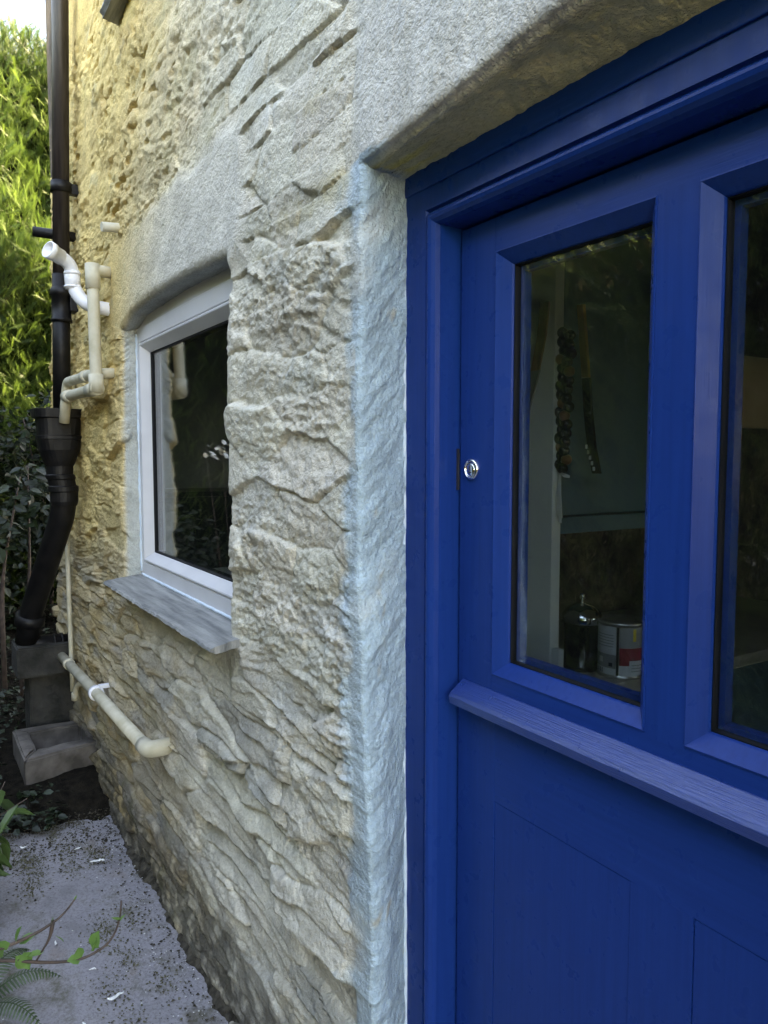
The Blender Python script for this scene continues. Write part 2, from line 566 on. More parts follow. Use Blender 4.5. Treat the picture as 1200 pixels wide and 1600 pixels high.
def build_wall():
    xs = [X_END]
    while xs[-1] < -1.20:
        xs.append(xs[-1] + (0.0038 if -2.875 < xs[-1] < -2.71 else 0.0030 + 0.0034 * (-xs[-1] - 1.15)))
    while xs[-1] < 0.02:
        xs.append(xs[-1] + 0.0042)
    while xs[-1] < 2.4:
        xs.append(xs[-1] + 0.06)
    zs = [-0.22]
    while zs[-1] < 3.15:
        zs.append(zs[-1] + (0.0036 if zs[-1] < 2.3 else 0.0058))
    while zs[-1] < 5.2:
        zs.append(zs[-1] + 0.06)
    xs, zs = np.array(xs), np.array(zs)
    nx, nz = len(xs), len(zs)
    X, Z = np.meshgrid(xs, zs)
    X, Z = X.ravel(), Z.ravel()
    # ---- stone layout: rough courses of uneven rubble (jittered cells in rows of varying height)
    wx = X + 0.030 * fbm(X * 4, Z * 7, 3, 3) + 0.010 * fbm(X * 18, Z * 30, 2, 8)
    wz = Z + 0.030 * fbm(X * 1.6, Z * 2, 2, 21) + 0.009 * fbm(X * 8, Z * 16, 3, 25) + 0.0022 * gnoise(X * 30, Z * 34, 33)
    r = random.Random(5)
    ce = [-0.5]
    while ce[-1] < 5.8:
        z = ce[-1]
        h = r.uniform(0.060, 0.115) if z < 0.85 else r.uniform(0.075, 0.125) if z < 1.70 else r.uniform(0.058, 0.075) if z < 2.2 else r.uniform(0.070, 0.115)
        ce.append(z + h)
    ce = np.array(ce)
    hh_ = np.diff(ce)
    ci = np.clip(np.searchsorted(ce, wz) - 1, 0, len(ce) - 2)
    v = ci + (wz - ce[ci]) / hh_[ci]
    lrow = np.array([h * (r.uniform(3.6, 5.6) if z < 0.9 else r.uniform(2.2, 3.6)) for h, z in zip(hh_, ce)])          # stone length in each row
    nrow = len(hh_)
    ncol = 90
    jx = rng.uniform(-0.42, 0.42, (nrow, ncol))
    jv = rng.uniform(-0.30, 0.30, (nrow, ncol))
    neat = np.array([(1.70 < z < 2.25) for z in ce[:-1]])
    jv[neat] *= 0.25
    vw = 1.25 + 1.3 * sst(1.70, 1.76, Z) * sst(2.3, 2.2, Z)
    f1 = np.full(len(X), 9.0)
    f2 = np.full(len(X), 9.0)
    sid = np.zeros(len(X), int)
    for dr in (-1, 0, 1):
        rw = np.clip(ci + dr, 0, nrow - 1)
        u = (wx + 5.0) / lrow[rw] + 0.5 * (rw % 2) + 0.37 * rw % 1
        cu = np.floor(u).astype(int)
        for dc in (-1, 0, 1):
            cc = np.clip(cu + dc, 0, ncol - 1)
            dd = np.sqrt(((u - cc - 0.5 - jx[rw, cc]) * 1.25) ** 2 + ((v - rw - 0.5 - jv[rw, cc]) * vw) ** 2)
            new = dd < f1
            f2 = np.where(new, f1, np.minimum(f2, dd))
            sid = np.where(new, rw * ncol + cc, sid)
            f1 = np.where(new, dd, f1)
    nid = nrow * ncol
    gap = f2 - f1
    rowi = sid // ncol
    hts = hh_[rowi]
    vloc = (v - rowi - 0.5 - jv.ravel()[sid]) * hts                  # metres above the stone's middle
    ulod = ((wx + 5.0) / lrow[rowi] + 0.5 * (rowi % 2) + 0.37 * rowi % 1 - sid % ncol - 0.5 - jx.ravel()[sid]) * lrow[rowi]
    low = 1 - sst(0.75, 1.0, Z)
    upper = sst(1.70, 1.85, Z)
    farup = sst(2.05, 2.35, Z + 0.25 * (-X - 2.2))                   # pitted, thickly coated upper wall
    off = rng.uniform(-0.006, 0.008, nid)
    big = rng.random(nid)
    off = off + np.where(big > 0.88, 0.009, 0) - np.where(big < 0.10, 0.010, 0)
    tiltz = rng.normal(-0.05, 0.11, nid)
    tiltx = rng.normal(0, 0.035, nid)
    edge = gap * hts * 0.5
    neatf = sst(1.70, 1.78, Z) * sst(2.3, 2.2, Z)
    e = np.clip(edge / ((0.010 + 0.006 * gnoise(X * 7, Z * 7, 43)) * (1 - 0.35 * neatf)), 0, 1)
    e = np.sqrt(e * (2 - e))
    fill = sst(-0.25, 0.45, fbm(X * 3.1, Z * 4.3, 3, 41))            # mortar fills some of the joints
    joint = (0.0025 + 0.012 * fill) * (1 - 0.5 * farup)
    Hs = joint * (e - 1) + (0.35 + 0.65 * e) * 0 + e * (off[sid] * (1.0 - 0.55 * upper) + (tiltz[sid] * vloc + tiltx[sid] * ulod) * (1 - 0.5 * upper))

    def steps(n, k):
        t = n * k
        f = t - np.floor(t)
        return (np.floor(t) + sst(0.25, 0.55, f)) / k
    # ---- cleft faces of the stones
    bx = X + 0.03 * gnoise(X * 6, Z * 6, 61)
    dip = Z + 0.06 * X
    lowk = 1 - 0.5 * low
    n1 = fbm(bx * 7 * lowk, dip * 17, 3, 51)
    n2 = fbm(bx * 17 * lowk, dip * 34, 3, 55)
    crag = 0.010 * steps(n1, 5) + 0.0080 * steps(n2, 4) + 0.0050 * ridged(X * 34, Z * 48, 2, 57) + 0.0036 * fbm(X * 80, Z * 95, 2, 59)
    crag = crag * (1 - 0.38 * low)
    crag = crag + 0.004 * ridged(bx * 5, dip * 13, 2, 63)
    # slabs in the lower wall step like cleaved slate
    st = (Z * 16 + 0.5 * X + 1.3 * fbm(X * 2.2, Z * 5, 3, 75))
    saw = st - np.floor(st)
    slab = (sst(0.0, 0.10, saw) * (1 - saw) - 0.45) * (0.25 + 0.9 * sst(-0.25, 0.3, fbm(X * 2.6, Z * 7, 2, 77)))
    ampc = 0.45 + 0.75 * sst(-0.3, 0.35, fbm(X * 2.3, Z * 3.1, 2, 81))
    flat_c = sst(1.72, 1.80, Z) * sst(2.45, 2.25, Z) * sst(-2.1, -1.9, X)      # neat flat courses above the pier
    ampc = ampc * (1 - 0.62 * flat_c)
    pier = sst(0.80, 1.00, Z) * sst(1.80, 1.70, Z)
    H = Hs * (1 - 0.35 * farup) * (1 - 0.35 * pier) + crag * ampc * (1 - 0.15 * pier) + low * 0.015 * slab
    pit = sst(0.24, 0.42, gnoise(X * 13, Z * 26, 85)) * sst(-0.1, 0.3, gnoise(X * 2.5, Z * 2.7, 87))
    pit2 = sst(0.20, 0.40, gnoise(X * 32, Z * 52, 86)) * sst(-0.1, 0.2, gnoise(X * 4.5, Z * 4.7, 88))
    H = H - (0.018 * pit + 0.008 * pit2) * np.maximum(farup, 0.25 * (1 - upper))
    H = H + 0.013 * fbm(X * 1.1, Z * 1.2, 2, 91) + 0.010 * fbm(X * 3.0, Z * 3.2, 2, 93)
    jamb = sst(0.07, 0.0, np.abs(X + 1.785)) * (Z > 0.9) * (Z < 1.86)      # squared-up stones beside the window
    H = H * (1 - 0.62 * jamb)
    # ---- smooth rendered bands: window head, door head, below the window sill
    nb = 0.045 * fbm(X * 5, Z * 5, 3, 101)
    head_w = sst(0.03, -0.03, np.maximum(np.abs(X + 2.34) - 0.66, np.abs(Z - 1.965) - 0.155) + nb)
    head_d = sst(0.03, -0.03, np.maximum(-1.165 - X, np.abs(Z - 2.20) - 0.40) + nb * 0.7)
    under = sst(0.05, -0.05, np.maximum(np.abs(X + 2.22) - 0.44, np.abs(Z - 0.86) - 0.055) + nb)
    door_edge = sst(0.030, 0.0, np.abs(X + 1.143) - 0.022 + nb * 0.5)
    smooth = np.maximum.reduce([head_w, head_d, under, 0.85 * door_edge])
    coarse = 0.0016 * fbm(X * 55, Z * 55, 3, 111) + 0.0030 * fbm(X * 9, Z * 9, 2, 115)
    streak = 0.0016 * gnoise(X * 30, Z * 1.5, 117)
    H = H * (1 - 0.97 * smooth) + smooth * (coarse + streak * head_d + 0.006 * head_w - 0.010 * under + 0.008 * head_d)
    # ---- fold the sheet round the openings
    P = np.stack([X, np.zeros_like(X), Z], 1)
    N = np.zeros_like(P)
    N[:, 1] = -1
    keep = np.ones(len(X), bool)
    inside = np.zeros(len(X))
    which = np.zeros(len(X), int)
    for wi, (x0, x1, z0, z1, rr, D) in enumerate((WIN, DOOR)):
        cx, cz, hx, hz = (x0 + x1) / 2, (z0 + z1) / 2, (x1 - x0) / 2, (z1 - z0) / 2
        qx, qz = np.abs(X - cx) - hx, np.abs(Z - cz) - hz
        outd = np.hypot(np.maximum(qx, 0), np.maximum(qz, 0)) + np.minimum(np.maximum(qx, qz), 0)
        s = -outd                                                   # positive inside
        near = s > -rr
        keep &= ~(s > D)
        ins = s > 0
        sc = np.clip(s, 0, min(hx, hz) * 0.9)
        ex = np.where(ins, cx + (X - cx) * hx / (hx - sc), np.clip(X, x0, x1))
        ez = np.where(ins, cz + (Z - cz) * hz / (hz - sc), np.clip(Z, z0, z1))
        # direction from the edge outwards along the face
        ox = np.where(ins, np.where(qx > qz, np.sign(X - cx), 0), X - ex)
        oz = np.where(ins, np.where(qx > qz, 0, np.sign(Z - cz)), Z - ez)
        ln = np.maximum(np.hypot(ox, oz), 1e-9)
        ox, oz = ox / ln, oz / ln
        arc = s + rr
        ph = np.clip(arc / rr, 0, math.pi / 2)
        oo = rr - rr * np.sin(ph)
        dd = rr * (1 - np.cos(ph)) + np.maximum(arc - rr * math.pi / 2, 0)
        px, pz = ex + ox * oo, ez + oz * oo
        if wi == 1:       # splayed jamb, leaning edge low down, soffit rising to the front
            sidef = np.where(np.abs(ox) > np.abs(oz), 1.0, 0.0) * (X < cx)
            px = px - sidef * 0.25 * dd
            px = px + sidef * 0.040 * sst(1.25, 0.45, pz) * sst(0.13, 0.02, dd)
        P[near, 0], P[near, 1], P[near, 2] = px[near], dd[near], pz[near]
        N[near, 0] = -(ox * np.sin(ph))[near]
        N[near, 2] = -(oz * np.sin(ph))[near]
        N[near, 1] = -np.cos(ph)[near]
        dep = np.where(near, sst(0.010, 0.050, dd), 0)
        inside = np.maximum(inside, np.where(near, sst(0.0, 0.02, dd), 0))
        which[near] = wi + 1
        Hr = 0.0022 * fbm(X * 28, Z * 28, 3, 121) + 0.0035 * fbm(X * 7, Z * 7, 2, 125) + 0.0012 * fbm(X * 90, Z * 50, 2, 127)
        Hr = np.where(wi == 1, Hr * 1.3 + 0.0022 * fbm(X * 70, Z * 60, 2, 128) + 0.0060 * ridged(X * 14, Z * 22, 3, 129) * sst(0.085, 0.01, dd), Hr)
        damp = np.where(near, dep, 0)
        H = H * (1 - damp) + Hr * damp
    # soffit of the door head rises to the front; cambered window head
    lift = 0.035 * sst(-1.15, -0.6, P[:, 0]) * sst(1.80, 1.84, P[:, 2]) * sst(2.3, 1.86, P[:, 2]) * sst(0.12, 0.0, P[:, 1])
    hwx = (P[:, 0] + 2.315) / 0.53
    lift2 = (0.024 * np.cos(np.clip(hwx, -1, 1) * 1.5) - 0.030 * sst(-0.72, -1.0, hwx)) * sst(1.25, 1.0, np.abs(hwx)) * sst(1.76, 1.83, P[:, 2]) * sst(2.2, 1.84, P[:, 2]) * sst(0.14, 0.0, P[:, 1])
    P[:, 2] += lift + lift2
    P[:, 0] += (0.014 * fbm(Z * 5, Z * 0 + 2, 3, 181) + 0.006 * fbm(Z * 22, X * 3, 2, 185)) * sst(0.12, 0.0, np.abs(P[:, 0] + 1.143)) * sst(1.84, 1.74, P[:, 2]) * sst(0.13, 0.05, P[:, 1])
    # crumbling edges keep some of the stone relief
    P = P + N * H[:, None]
    P[:, 1] += 0.023 * np.maximum(P[:, 2] - 1.4, 0)
    P[:, 1] += 0.006 * sst(0.9, 0.0, P[:, 2])
    # ---- colour of the paint and stone, plus a painted warm glow
    X2, Z2 = P[:, 0], P[:, 2]
    fine = fbm(X * 14, Z * 14, 4, 131)
    med = fbm(X * 3.3, Z * 3.3, 4, 135)
    lo_ = fbm(X * 1.1, Z * 1.1, 3, 139)

    def col(c):
        return np.array(c)[None, :]

    def mx(C, c, f):
        f = np.clip(f, 0, 1)[:, None]
        return C * (1 - f) + (col(c) if not isinstance(c, np.ndarray) or c.ndim == 1 else c) * f
    C = np.repeat(col((0.60, 0.56, 0.465)), len(X), 0)
    C = mx(C, (0.66, 0.62, 0.52), 0.6 * sst(-0.2, 0.4, med))
    C = mx(C, (0.68, 0.49, 0.20), 0.97 * sst(-2.0, -3.3, X2 - 0.40 * (Z2 - 1.4) + 0.5 * lo_))  # yellow-cream paint, deepened to carry the warm bounced glow at upper left
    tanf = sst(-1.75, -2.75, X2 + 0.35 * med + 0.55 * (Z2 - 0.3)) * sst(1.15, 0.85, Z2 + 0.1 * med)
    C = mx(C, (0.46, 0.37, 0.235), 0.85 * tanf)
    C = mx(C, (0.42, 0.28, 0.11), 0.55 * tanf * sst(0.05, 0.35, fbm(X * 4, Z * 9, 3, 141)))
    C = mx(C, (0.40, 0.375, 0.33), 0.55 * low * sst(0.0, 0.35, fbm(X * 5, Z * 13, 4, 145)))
    C = mx(C, (0.50, 0.52, 0.50), 0.5 * sst(0.12, 0.4, fbm(X * 4.5, Z * 5, 4, 151)) * sst(-2.0, -1.4, X2))
    C = mx(C, (0.44, 0.38, 0.22), 0.50 * sst(0.15, 0.45, fbm(X * 6, Z * 11, 4, 155)) * sst(1.3, 1.8, Z2))
    sc_ = rng.random(nid)[sid]
    C = mx(C, (0.27, 0.27, 0.255), 0.5 * (sc_ > 0.84) * e * low)
    C = mx(C, (0.57, 0.555, 0.515), 0.8 * (head_d + 0.6 * head_w * sst(-2.9, -2.1, X2)))
    C = mx(C, (0.50, 0.48, 0.42), 0.5 * head_d * sst(0.0, 0.5, gnoise(X * 26, Z * 1.2, 157)))
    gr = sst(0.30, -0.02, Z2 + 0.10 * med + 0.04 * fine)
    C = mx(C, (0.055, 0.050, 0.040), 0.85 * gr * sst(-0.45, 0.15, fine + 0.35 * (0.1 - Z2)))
    C = mx(C, (0.10, 0.095, 0.03), 0.45 * sst(0.55, 0.1, Z2 + 0.15 * med) * sst(0.15, 0.4, fbm(X * 7, Z * 7, 3, 161)) * sst(-2.0, -2.6, X2))
    dj = (which == 2) * np.clip(inside + 0.9 * door_edge, 0, 1)
    blue = np.maximum(dj, 0.8 * sst(0.05, 0.0, np.abs(X2 + 1.13) - 0.03 + 0.05 * med + 0.05 * fbm(X * 18, Z * 10, 3, 167)) * (Z2 < 1.86)) * (X2 < -0.9)
    C = mx(C, (0.36, 0.50, 0.59), 0.94 * blue * sst(-0.75, -0.2, med + 0.3 * (1.4 - Z2)))
    C = mx(C, (0.47, 0.385, 0.24), 0.7 * dj * sst(0.42, 0.6, fbm(X * 16, Z * 10, 3, 165)))
    soff = (which == 2) * inside * (N[:, 2] < -0.5)
    C = mx(C, (0.58, 0.51, 0.27), 0.9 * soff)
    C = mx(C, (0.62, 0.50, 0.10), 0.7 * soff * sst(0.10, 0.35, fbm(X * 3, P[:, 1] * 26, 3, 171)))
    wj = (which == 1) * inside
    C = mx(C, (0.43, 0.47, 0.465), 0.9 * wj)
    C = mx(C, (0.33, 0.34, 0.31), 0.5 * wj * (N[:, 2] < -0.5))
    C = C * (1 + (rng.uniform(-0.10, 0.07, (nid, 1)) + rng.uniform(-0.012, 0.012, (nid, 3)))[sid] * (e * (1 - smooth) * (1 - inside))[:, None])
    C = np.clip(C * (1 + 0.10 * fine[:, None]), 0.01, 0.9)
    # ---- faces
    idx = np.arange(nx * nz).reshape(nz, nx)
    F = np.stack([idx[:-1, :-1], idx[:-1, 1:], idx[1:, 1:], idx[1:, :-1]], -1).reshape(-1, 4)
    F = F[keep[F].all(1)]
    fn = np.cross(P[F[:, 2]] - P[F[:, 0]], P[F[:, 3]] - P[F[:, 1]])
    VN = np.zeros_like(P)
    for j in range(4):
        np.add.at(VN, F[:, j], fn)
    VN /= np.maximum(np.linalg.norm(VN, axis=1, keepdims=True), 1e-12)
    rend = np.maximum(smooth, inside)
    fid = np.where(rend[F[:, 0]] > 0.5, -1, sid[F[:, 0]])
    # apparent size of each stone from the photograph's viewpoint
    fc = P[F].mean(1)
    camp = np.array(camo.location)
    v = fc - camp
    dist = np.linalg.norm(v, axis=1)
    area = np.linalg.norm(fn, axis=1) * 0.5
    cosv = np.abs((fn * v).sum(1)) / (np.maximum(np.linalg.norm(fn, axis=1), 1e-12) * dist)
    fwv = np.array(fw)
    rt = np.array([math.sin(yaw), math.cos(yaw), 0])
    upv = np.cross(rt, fwv)
    k = v @ fwv
    inf = (k > 0.1) & (np.abs(v @ rt / k) < 0.5) & (np.abs(v @ upv / k) < 0.667)
    app = np.bincount(fid + 1, weights=area * cosv / dist ** 2 * inf, minlength=nid + 1)[1:]
    vis = np.argsort(-app)[:300]
    vis = [s for s in vis if app[s] > 0]
    CA = np.concatenate([C, np.ones((len(C), 1))], 1)

    drop = []

    def piece(name, sel, parent):
        f = F[sel]
        if name == 'stone':                    # keep one connected piece; crumbs go to the facing
            uu, iv = np.unique(f, return_inverse=True)
            iv = iv.reshape(-1, 4)
            lab = np.arange(len(uu))
            while True:
                old = lab.copy()
                np.minimum.at(lab, iv.ravel(), np.repeat(lab[iv].min(1), 4))
                lab = lab[lab]
                if (old == lab).all():
                    break
            fl = lab[iv[:, 0]]
            best = np.bincount(fl).argmax()
            drop.append(np.asarray(sel)[fl != best])
            f = f[fl == best]
        u, inv = np.unique(f, return_inverse=True)
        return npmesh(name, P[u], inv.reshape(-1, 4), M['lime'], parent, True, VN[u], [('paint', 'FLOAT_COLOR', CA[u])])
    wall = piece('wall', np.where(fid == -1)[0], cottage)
    tag(wall, 'smooth grey render round the openings and blue-washed door jamb')
    isv = np.zeros(nid + 1, bool)
    isv[np.array(vis) + 1] = True
    order = np.argsort(fid, kind='stable')
    sf = fid[order]
    crumbs = [np.where((fid >= 0) & ~isv[fid + 1])[0]]
    for s in vis:
        a, b = np.searchsorted(sf, s), np.searchsorted(sf, s + 1)
        sel = order[a:b]
        if b - a < 40:
            crumbs.append(sel)
            continue
        piece('stone', sel, wall)
        crumbs.append(drop.pop())
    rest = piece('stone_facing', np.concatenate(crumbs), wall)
    rest['kind'] = 'stuff'
    return wall


wall = build_wall()

# the body of the house behind the front face
for (x0, x1, z0, z1) in ((X_END + 0.02, -3.62, -0.2, 2.4), (-3.62, WIN[0] - 0.03, -0.2, 0.70), (-3.62, WIN[0] - 0.03, 2.0, 2.4), (WIN[1] + 0.03, DOOR[0] - 0.075, -0.2, 2.4), (WIN[0] - 0.03, WIN[1] + 0.03, -0.2, WIN[2] - 0.03),
                         (WIN[0] - 0.03, WIN[1] + 0.03, WIN[3] + 0.06, 2.4), (DOOR[0] - 0.075, DOOR[1] + 0.03, DOOR[3] + 0.06, 2.4), (DOOR[1] + 0.03, 2.4, -0.2, 2.4)):
    box('wall_core', x0, x1, 0.115, 0.36, z0, z1, M['plaster_in'], cottage)
box('wall_core', X_END + 0.02, 2.4, 0.16, 0.36, 2.4, 5.2, M['plaster_in'], cottage)
gv = box('gable_wall', X_END, X_END + 0.30, 0.03, 4.6, -0.2, 5.2, M['stone_in'], cottage)
for (y0, y1, z0, z1) in ((0.37, 4.6, -0.2, 1.1), (0.37, 4.6, 1.75, 5.2), (0.37, 1.7, 1.1, 1.75), (2.3, 4.6, 1.1, 1.75)):
    box('gable_wall', 2.1, 2.4, y0, y1, z0, z1, M['stone_in'], cottage)
for (x0, x1, z0, z1) in ((X_END + 0.3, 2.1, -0.2, 1.1), (X_END + 0.3, 2.1, 1.8, 5.2), (X_END + 0.3, 0.6, 1.1, 1.8), (1.3, 2.1, 1.1, 1.8)):
    box('back_wall', x0, x1, 4.3, 4.6, z0, z1, M['stone_in'], cottage)
box('added_side_pane', 2.24, 2.245, 1.7, 2.3, 1.1, 1.75, M['glass'], cottage)  # unseen gable window, pane and opening added to light the kitchen
box('added_rear_pane', 0.6, 1.3, 4.44, 4.445, 1.1, 1.8, M['glass'], cottage)  # unseen back window, likewise added to let daylight into the room
box('kitchen_floor', X_END + 0.3, 2.1, 0.36, 4.3, -0.2, -0.02, M['dark_in'], cottage)
box('kitchen_ceiling', X_END + 0.3, 2.1, 0.36, 4.3, 2.25, 2.35, M['cream_in'], cottage)
mk('roof', [(X_END - 0.1, -0.12, 5.1), (2.5, -0.12, 5.1), (2.5, 2.3, 6.7), (X_END - 0.1, 2.3, 6.7), (2.5, 4.75, 5.1), (X_END - 0.1, 4.75, 5.1),
            (X_END - 0.1, -0.12, 5.2), (2.5, -0.12, 5.2), (2.5, 2.3, 6.8), (X_END - 0.1, 2.3, 6.8), (2.5, 4.75, 5.2), (X_END - 0.1, 4.75, 5.2)],
   [(0, 1, 2, 3), (3, 2, 4, 5), (6, 9, 8, 7), (9, 11, 10, 8), (0, 6, 7, 1), (4, 10, 11, 5), (0, 3, 9, 6), (3, 5, 11, 9), (1, 7, 8, 2), (2, 8, 10, 4), (0, 5, 3), (1, 2, 4)], M['roof'], cottage)

# ------------------------------------------------------------------ white window
win = bpy.data.objects.new('window', None)
win.location = (0, 0, 0)
link(win, cottage)
win.matrix_parent_inverse = Matrix.Translation(-world_loc(cottage))
wx0, wx1, wz0, wz1 = WIN[0] - 0.012, WIN[1] + 0.012, 0.925, 1.812
ring('frame', wx0, wx1, wz0, wz1, [(-0.001, 0.11), (0, 0.064), (0.002, 0.062), (0.050, 0.062), (0.052, 0.066), (0.055, 0.066), (0.057, 0.060),
                                   (0.060, 0.058), (0.064, 0.059), (0.088, 0.088), (0.088, 0.13), (-0.001, 0.13)], M['upvc'], win)
ring('gasket', wx0 + 0.087, wx1 - 0.087, wz0 + 0.087, wz1 - 0.087, [(0, 0.091), (0.005, 0.089), (0.007, 0.094), (0.007, 0.12)], M['gasket'], win)
box('pane', wx0 + 0.089, wx1 - 0.089, 0.096, 0.099, wz0 + 0.089, wz1 - 0.089, M['glass'], win)
# frame head packing between the frame and the arched soffit
box('head_board', wx0, wx1, 0.068, 0.12, wz1 + 0.001, wz1 + 0.06, M['upvc'], win)
caulk = tube('caulk', [(wx0 + 0.02 + i * 0.02, 0.060 + 0.001 * math.sin(i * 1.7), 0.9285) for i in range(52)], 0.0045, M['caulk'], win, 8)
jag = []
r_ = random.Random(3)
for i in range(60):
    jag.append((WIN[0] + 0.004 + r_.uniform(-0.002, 0.002), 0.060, 0.94 + i * 0.0145))
tube('caulk', jag, [0.004 + r_.uniform(-0.0015, 0.002) for _ in jag], M['caulk'], win, 8)


def slate_sill(parent, x0, x1, yf, yb, zf, zb, th, seed):
    """a riven slate slab, sloping to the front, with a flaking front edge"""
    nxn, nyn = 150, 14
    V, F = [], []
    u = np.linspace(0, 1, nxn)
    vv = np.linspace(0, 1, nyn)
    U, VV = np.meshgrid(u, vv)
    U, VV = U.ravel(), VV.ravel()
    Xc = x0 + (x1 - x0) * U
    skew = 0.05 * VV
    Yc = yf + (yb - yf) * VV + 0.002 * fbm(U * 26, VV * 0 + seed, 4, seed) * (1 - VV)
    endn = 0.008 * fbm(VV * 6, U * 0 + seed, 2, seed + 3)
    Xc = Xc - skew + endn * (np.abs(U - 0.5) > 0.47)
    Zt = zf + (zb - zf) * VV + 0.0020 * ridged(U * 9, VV * 2, 3, seed + 5) + 0.0012 * fbm(U * 60, VV * 8, 3, seed + 6)
    Zt = Zt - 0.004 * np.exp(-((VV) / 0.06) ** 2) * (0.6 + 0.8 * sst(-0.2, 0.3, fbm(U * 30, VV, 2, seed + 8)))
    Zb = zf - th + (zb - zf) * VV + 0.0015 * fbm(U * 20, VV * 4, 3, seed + 9) + 0.004 * np.exp(-(VV / 0.05) ** 2)
    top = np.stack([Xc, Yc, Zt], 1)
    mid = np.stack([Xc, Yc - 0.004 * (VV < 0.01) * (1 + fbm(U * 40, VV, 3, seed + 12)), (Zt + Zb) / 2 + 0.002 * fbm(U * 50, VV, 2, seed + 2)], 1)
    bot = np.stack([Xc, Yc + 0.008 * (VV < 0.01), Zb], 1)
    n = nxn * nyn
    P = np.concatenate([top, mid, bot])
    idx = np.arange(n).reshape(nyn, nxn)
    q = np.stack([idx[:-1, :-1], idx[:-1, 1:], idx[1:, 1:], idx[1:, :-1]], -1).reshape(-1, 4)
    Fs = [q, q[:, ::-1] + 2 * n]
    loop = np.concatenate([idx[0, :], idx[1:, -1], idx[-1, -2::-1], idx[-2:0:-1, 0]])
    nl = np.roll(loop, -1)
    for k in (0, 1):
        Fs.append(np.stack([loop + k * n, loop + (k + 1) * n, nl + (k + 1) * n, nl + k * n], 1))
    return npmesh('sill', P, np.concatenate(Fs), M['slate'], parent, False)


s1 = slate_sill(win, -2.812, -1.690, -0.078, 0.075, 0.917, 0.9265, 0.018, 11)
s1['label'] = 'riven grey slate sill with flaking front edge'
up_sill = slate_sill(cottage, -2.835, -1.700, -0.036, 0.06, 2.882, 2.890, 0.030, 23)
up_sill.name = 'upper_window_sill'

# ------------------------------------------------------------------ door frame
fr = ring('door_frame', -1.225, -0.045, -0.5, 1.893, [(0.0, 0.118), (0.004, 0.115), (0.090, 0.115), (0.114, 0.1145), (0.1165, 0.120), (0.1200, 0.122), (0.1215, 0.1135), (0.125, 0.110),
          (0.129, 0.1095), (0.134, 0.112), (0.139, 0.1175), (0.142, 0.126), (0.1435, 0.20), (0.1435, 0.235)], M['blue_v'], cottage)
box('stop', -1.0815, -1.062, 0.207, 0.225, -0.1, 1.748, M['blue_v'], fr)
hh = box('drip_mould', -1.21, -0.06, 0.1110, 0.1145, 1.815, 1.875, M['blue_h'], fr, 0.002)
subdiv_rough(hh, 6, 0.0012, 30, 4)
# thin line of pale caulk where the plaster meets the frame
cp, cr = [], []
for i in range(150):
    z = -0.1 + i * 0.0128
    if z < 1.80:
        cp.append((-1.1735 + 0.0060 * fbm(np.array([z * 2.0]), np.array([3.3]), 3, 2)[0] + 0.0022 * fbm(np.array([z * 25.0]), np.array([1.3]), 2, 5)[0] + 0.012 * max(0, (0.9 - z)), 0.1135, z))
        cr.append(0.0036 + 0.0020 * fbm(np.array([z * 18.0]), np.array([7.3]), 2, 7)[0])
tube('caulk', cp, cr, M['caulk'], fr, 8)

# ------------------------------------------------------------------ blue stable door
door = bpy.data.objects.new('door', None)
link(door, cottage)
door.matrix_parent_inverse = Matrix.Translation(-world_loc(cottage))
LX0, LX1, YF, YB = -1.0745, -0.2020, 0.165, 0.209
G1, G2, GZ = (-0.984, -0.668), (-0.606, -0.290), (0.992, 1.690)
TOP = 1.744
box('stile', LX0, G1[0], YF, YB, 0.957, TOP, M['blue_v'], door, 0.0015)
box('stile', G2[1], LX1, YF, YB, 0.957, TOP, M['blue_v'], door, 0.0015)
box('rail', G1[0], G2[1], YF + 0.0004, YB, GZ[1], TOP, M['blue_h'], door)
box('rail', G1[0], G2[1], YF + 0.0004, YB, 0.957, GZ[0], M['blue_h'], door)
box('mullion', G1[1], G2[0], YF, YB, GZ[0] - 0.006, GZ[1] + 0.004, M['blue_v'], door)
for (a, b) in (G1, G2):
    ring('moulding', a, b, GZ[0], GZ[1], [(-0.001, YF + 0.002), (0.0, YF - 0.001), (0.002, YF - 0.0015), (0.004, YF + 0.0005), (0.021, YF + 0.017), (0.0225, YF + 0.020), (0.0225, YB)], M['blue_v'], door)
    ring('gasket', a + 0.0222, b - 0.0222, GZ[0] + 0.0222, GZ[1] - 0.0222, [(0, YF + 0.0215), (0.0018, YF + 0.0210), (0.0026, YF + 0.026), (0.0026, YB)], M['gasket'], door)
    ring('inner_bead', a + 0.021, b - 0.021, GZ[0] + 0.021, GZ[1] - 0.021, [(0.0, YF + 0.033), (0.012, YF + 0.033), (0.012, YB + 0.004), (0, YB + 0.004)], M['blue_v'], door)
    box('pane', a + 0.022, b - 0.022, YF + 0.027, YF + 0.030, GZ[0] + 0.022, GZ[1] - 0.022, M['glass'], door)
# lower leaf
P1, P2, PZ = (-0.973, -0.6845), (-0.5845, -0.296), (0.10, 0.776)
box('stile', LX0, P1[0], YF, YB, -0.03, 0.951, M['blue_v'], door, 0.0012)
box('stile', P2[1], LX1, YF, YB, -0.03, 0.951, M['blue_v'], door, 0.0012)
box('rail', P1[0], P2[1], YF + 0.0003, YB, PZ[1], 0.951, M['blue_h'], door)
box('rail', P1[0], P2[1], YF + 0.0003, YB, -0.03, PZ[0], M['blue_h'], door)
box('mullion', P1[1], P2[0], YF, YB, PZ[0], PZ[1], M['blue_v'], door)
for (a, b) in (P1, P2):
    box('panel', a + 0.0008, b - 0.0008, YF + 0.0012, YB - 0.006, PZ[0] + 0.0008, PZ[1] - 0.0012, M['blue_v'], door, 0.0012)
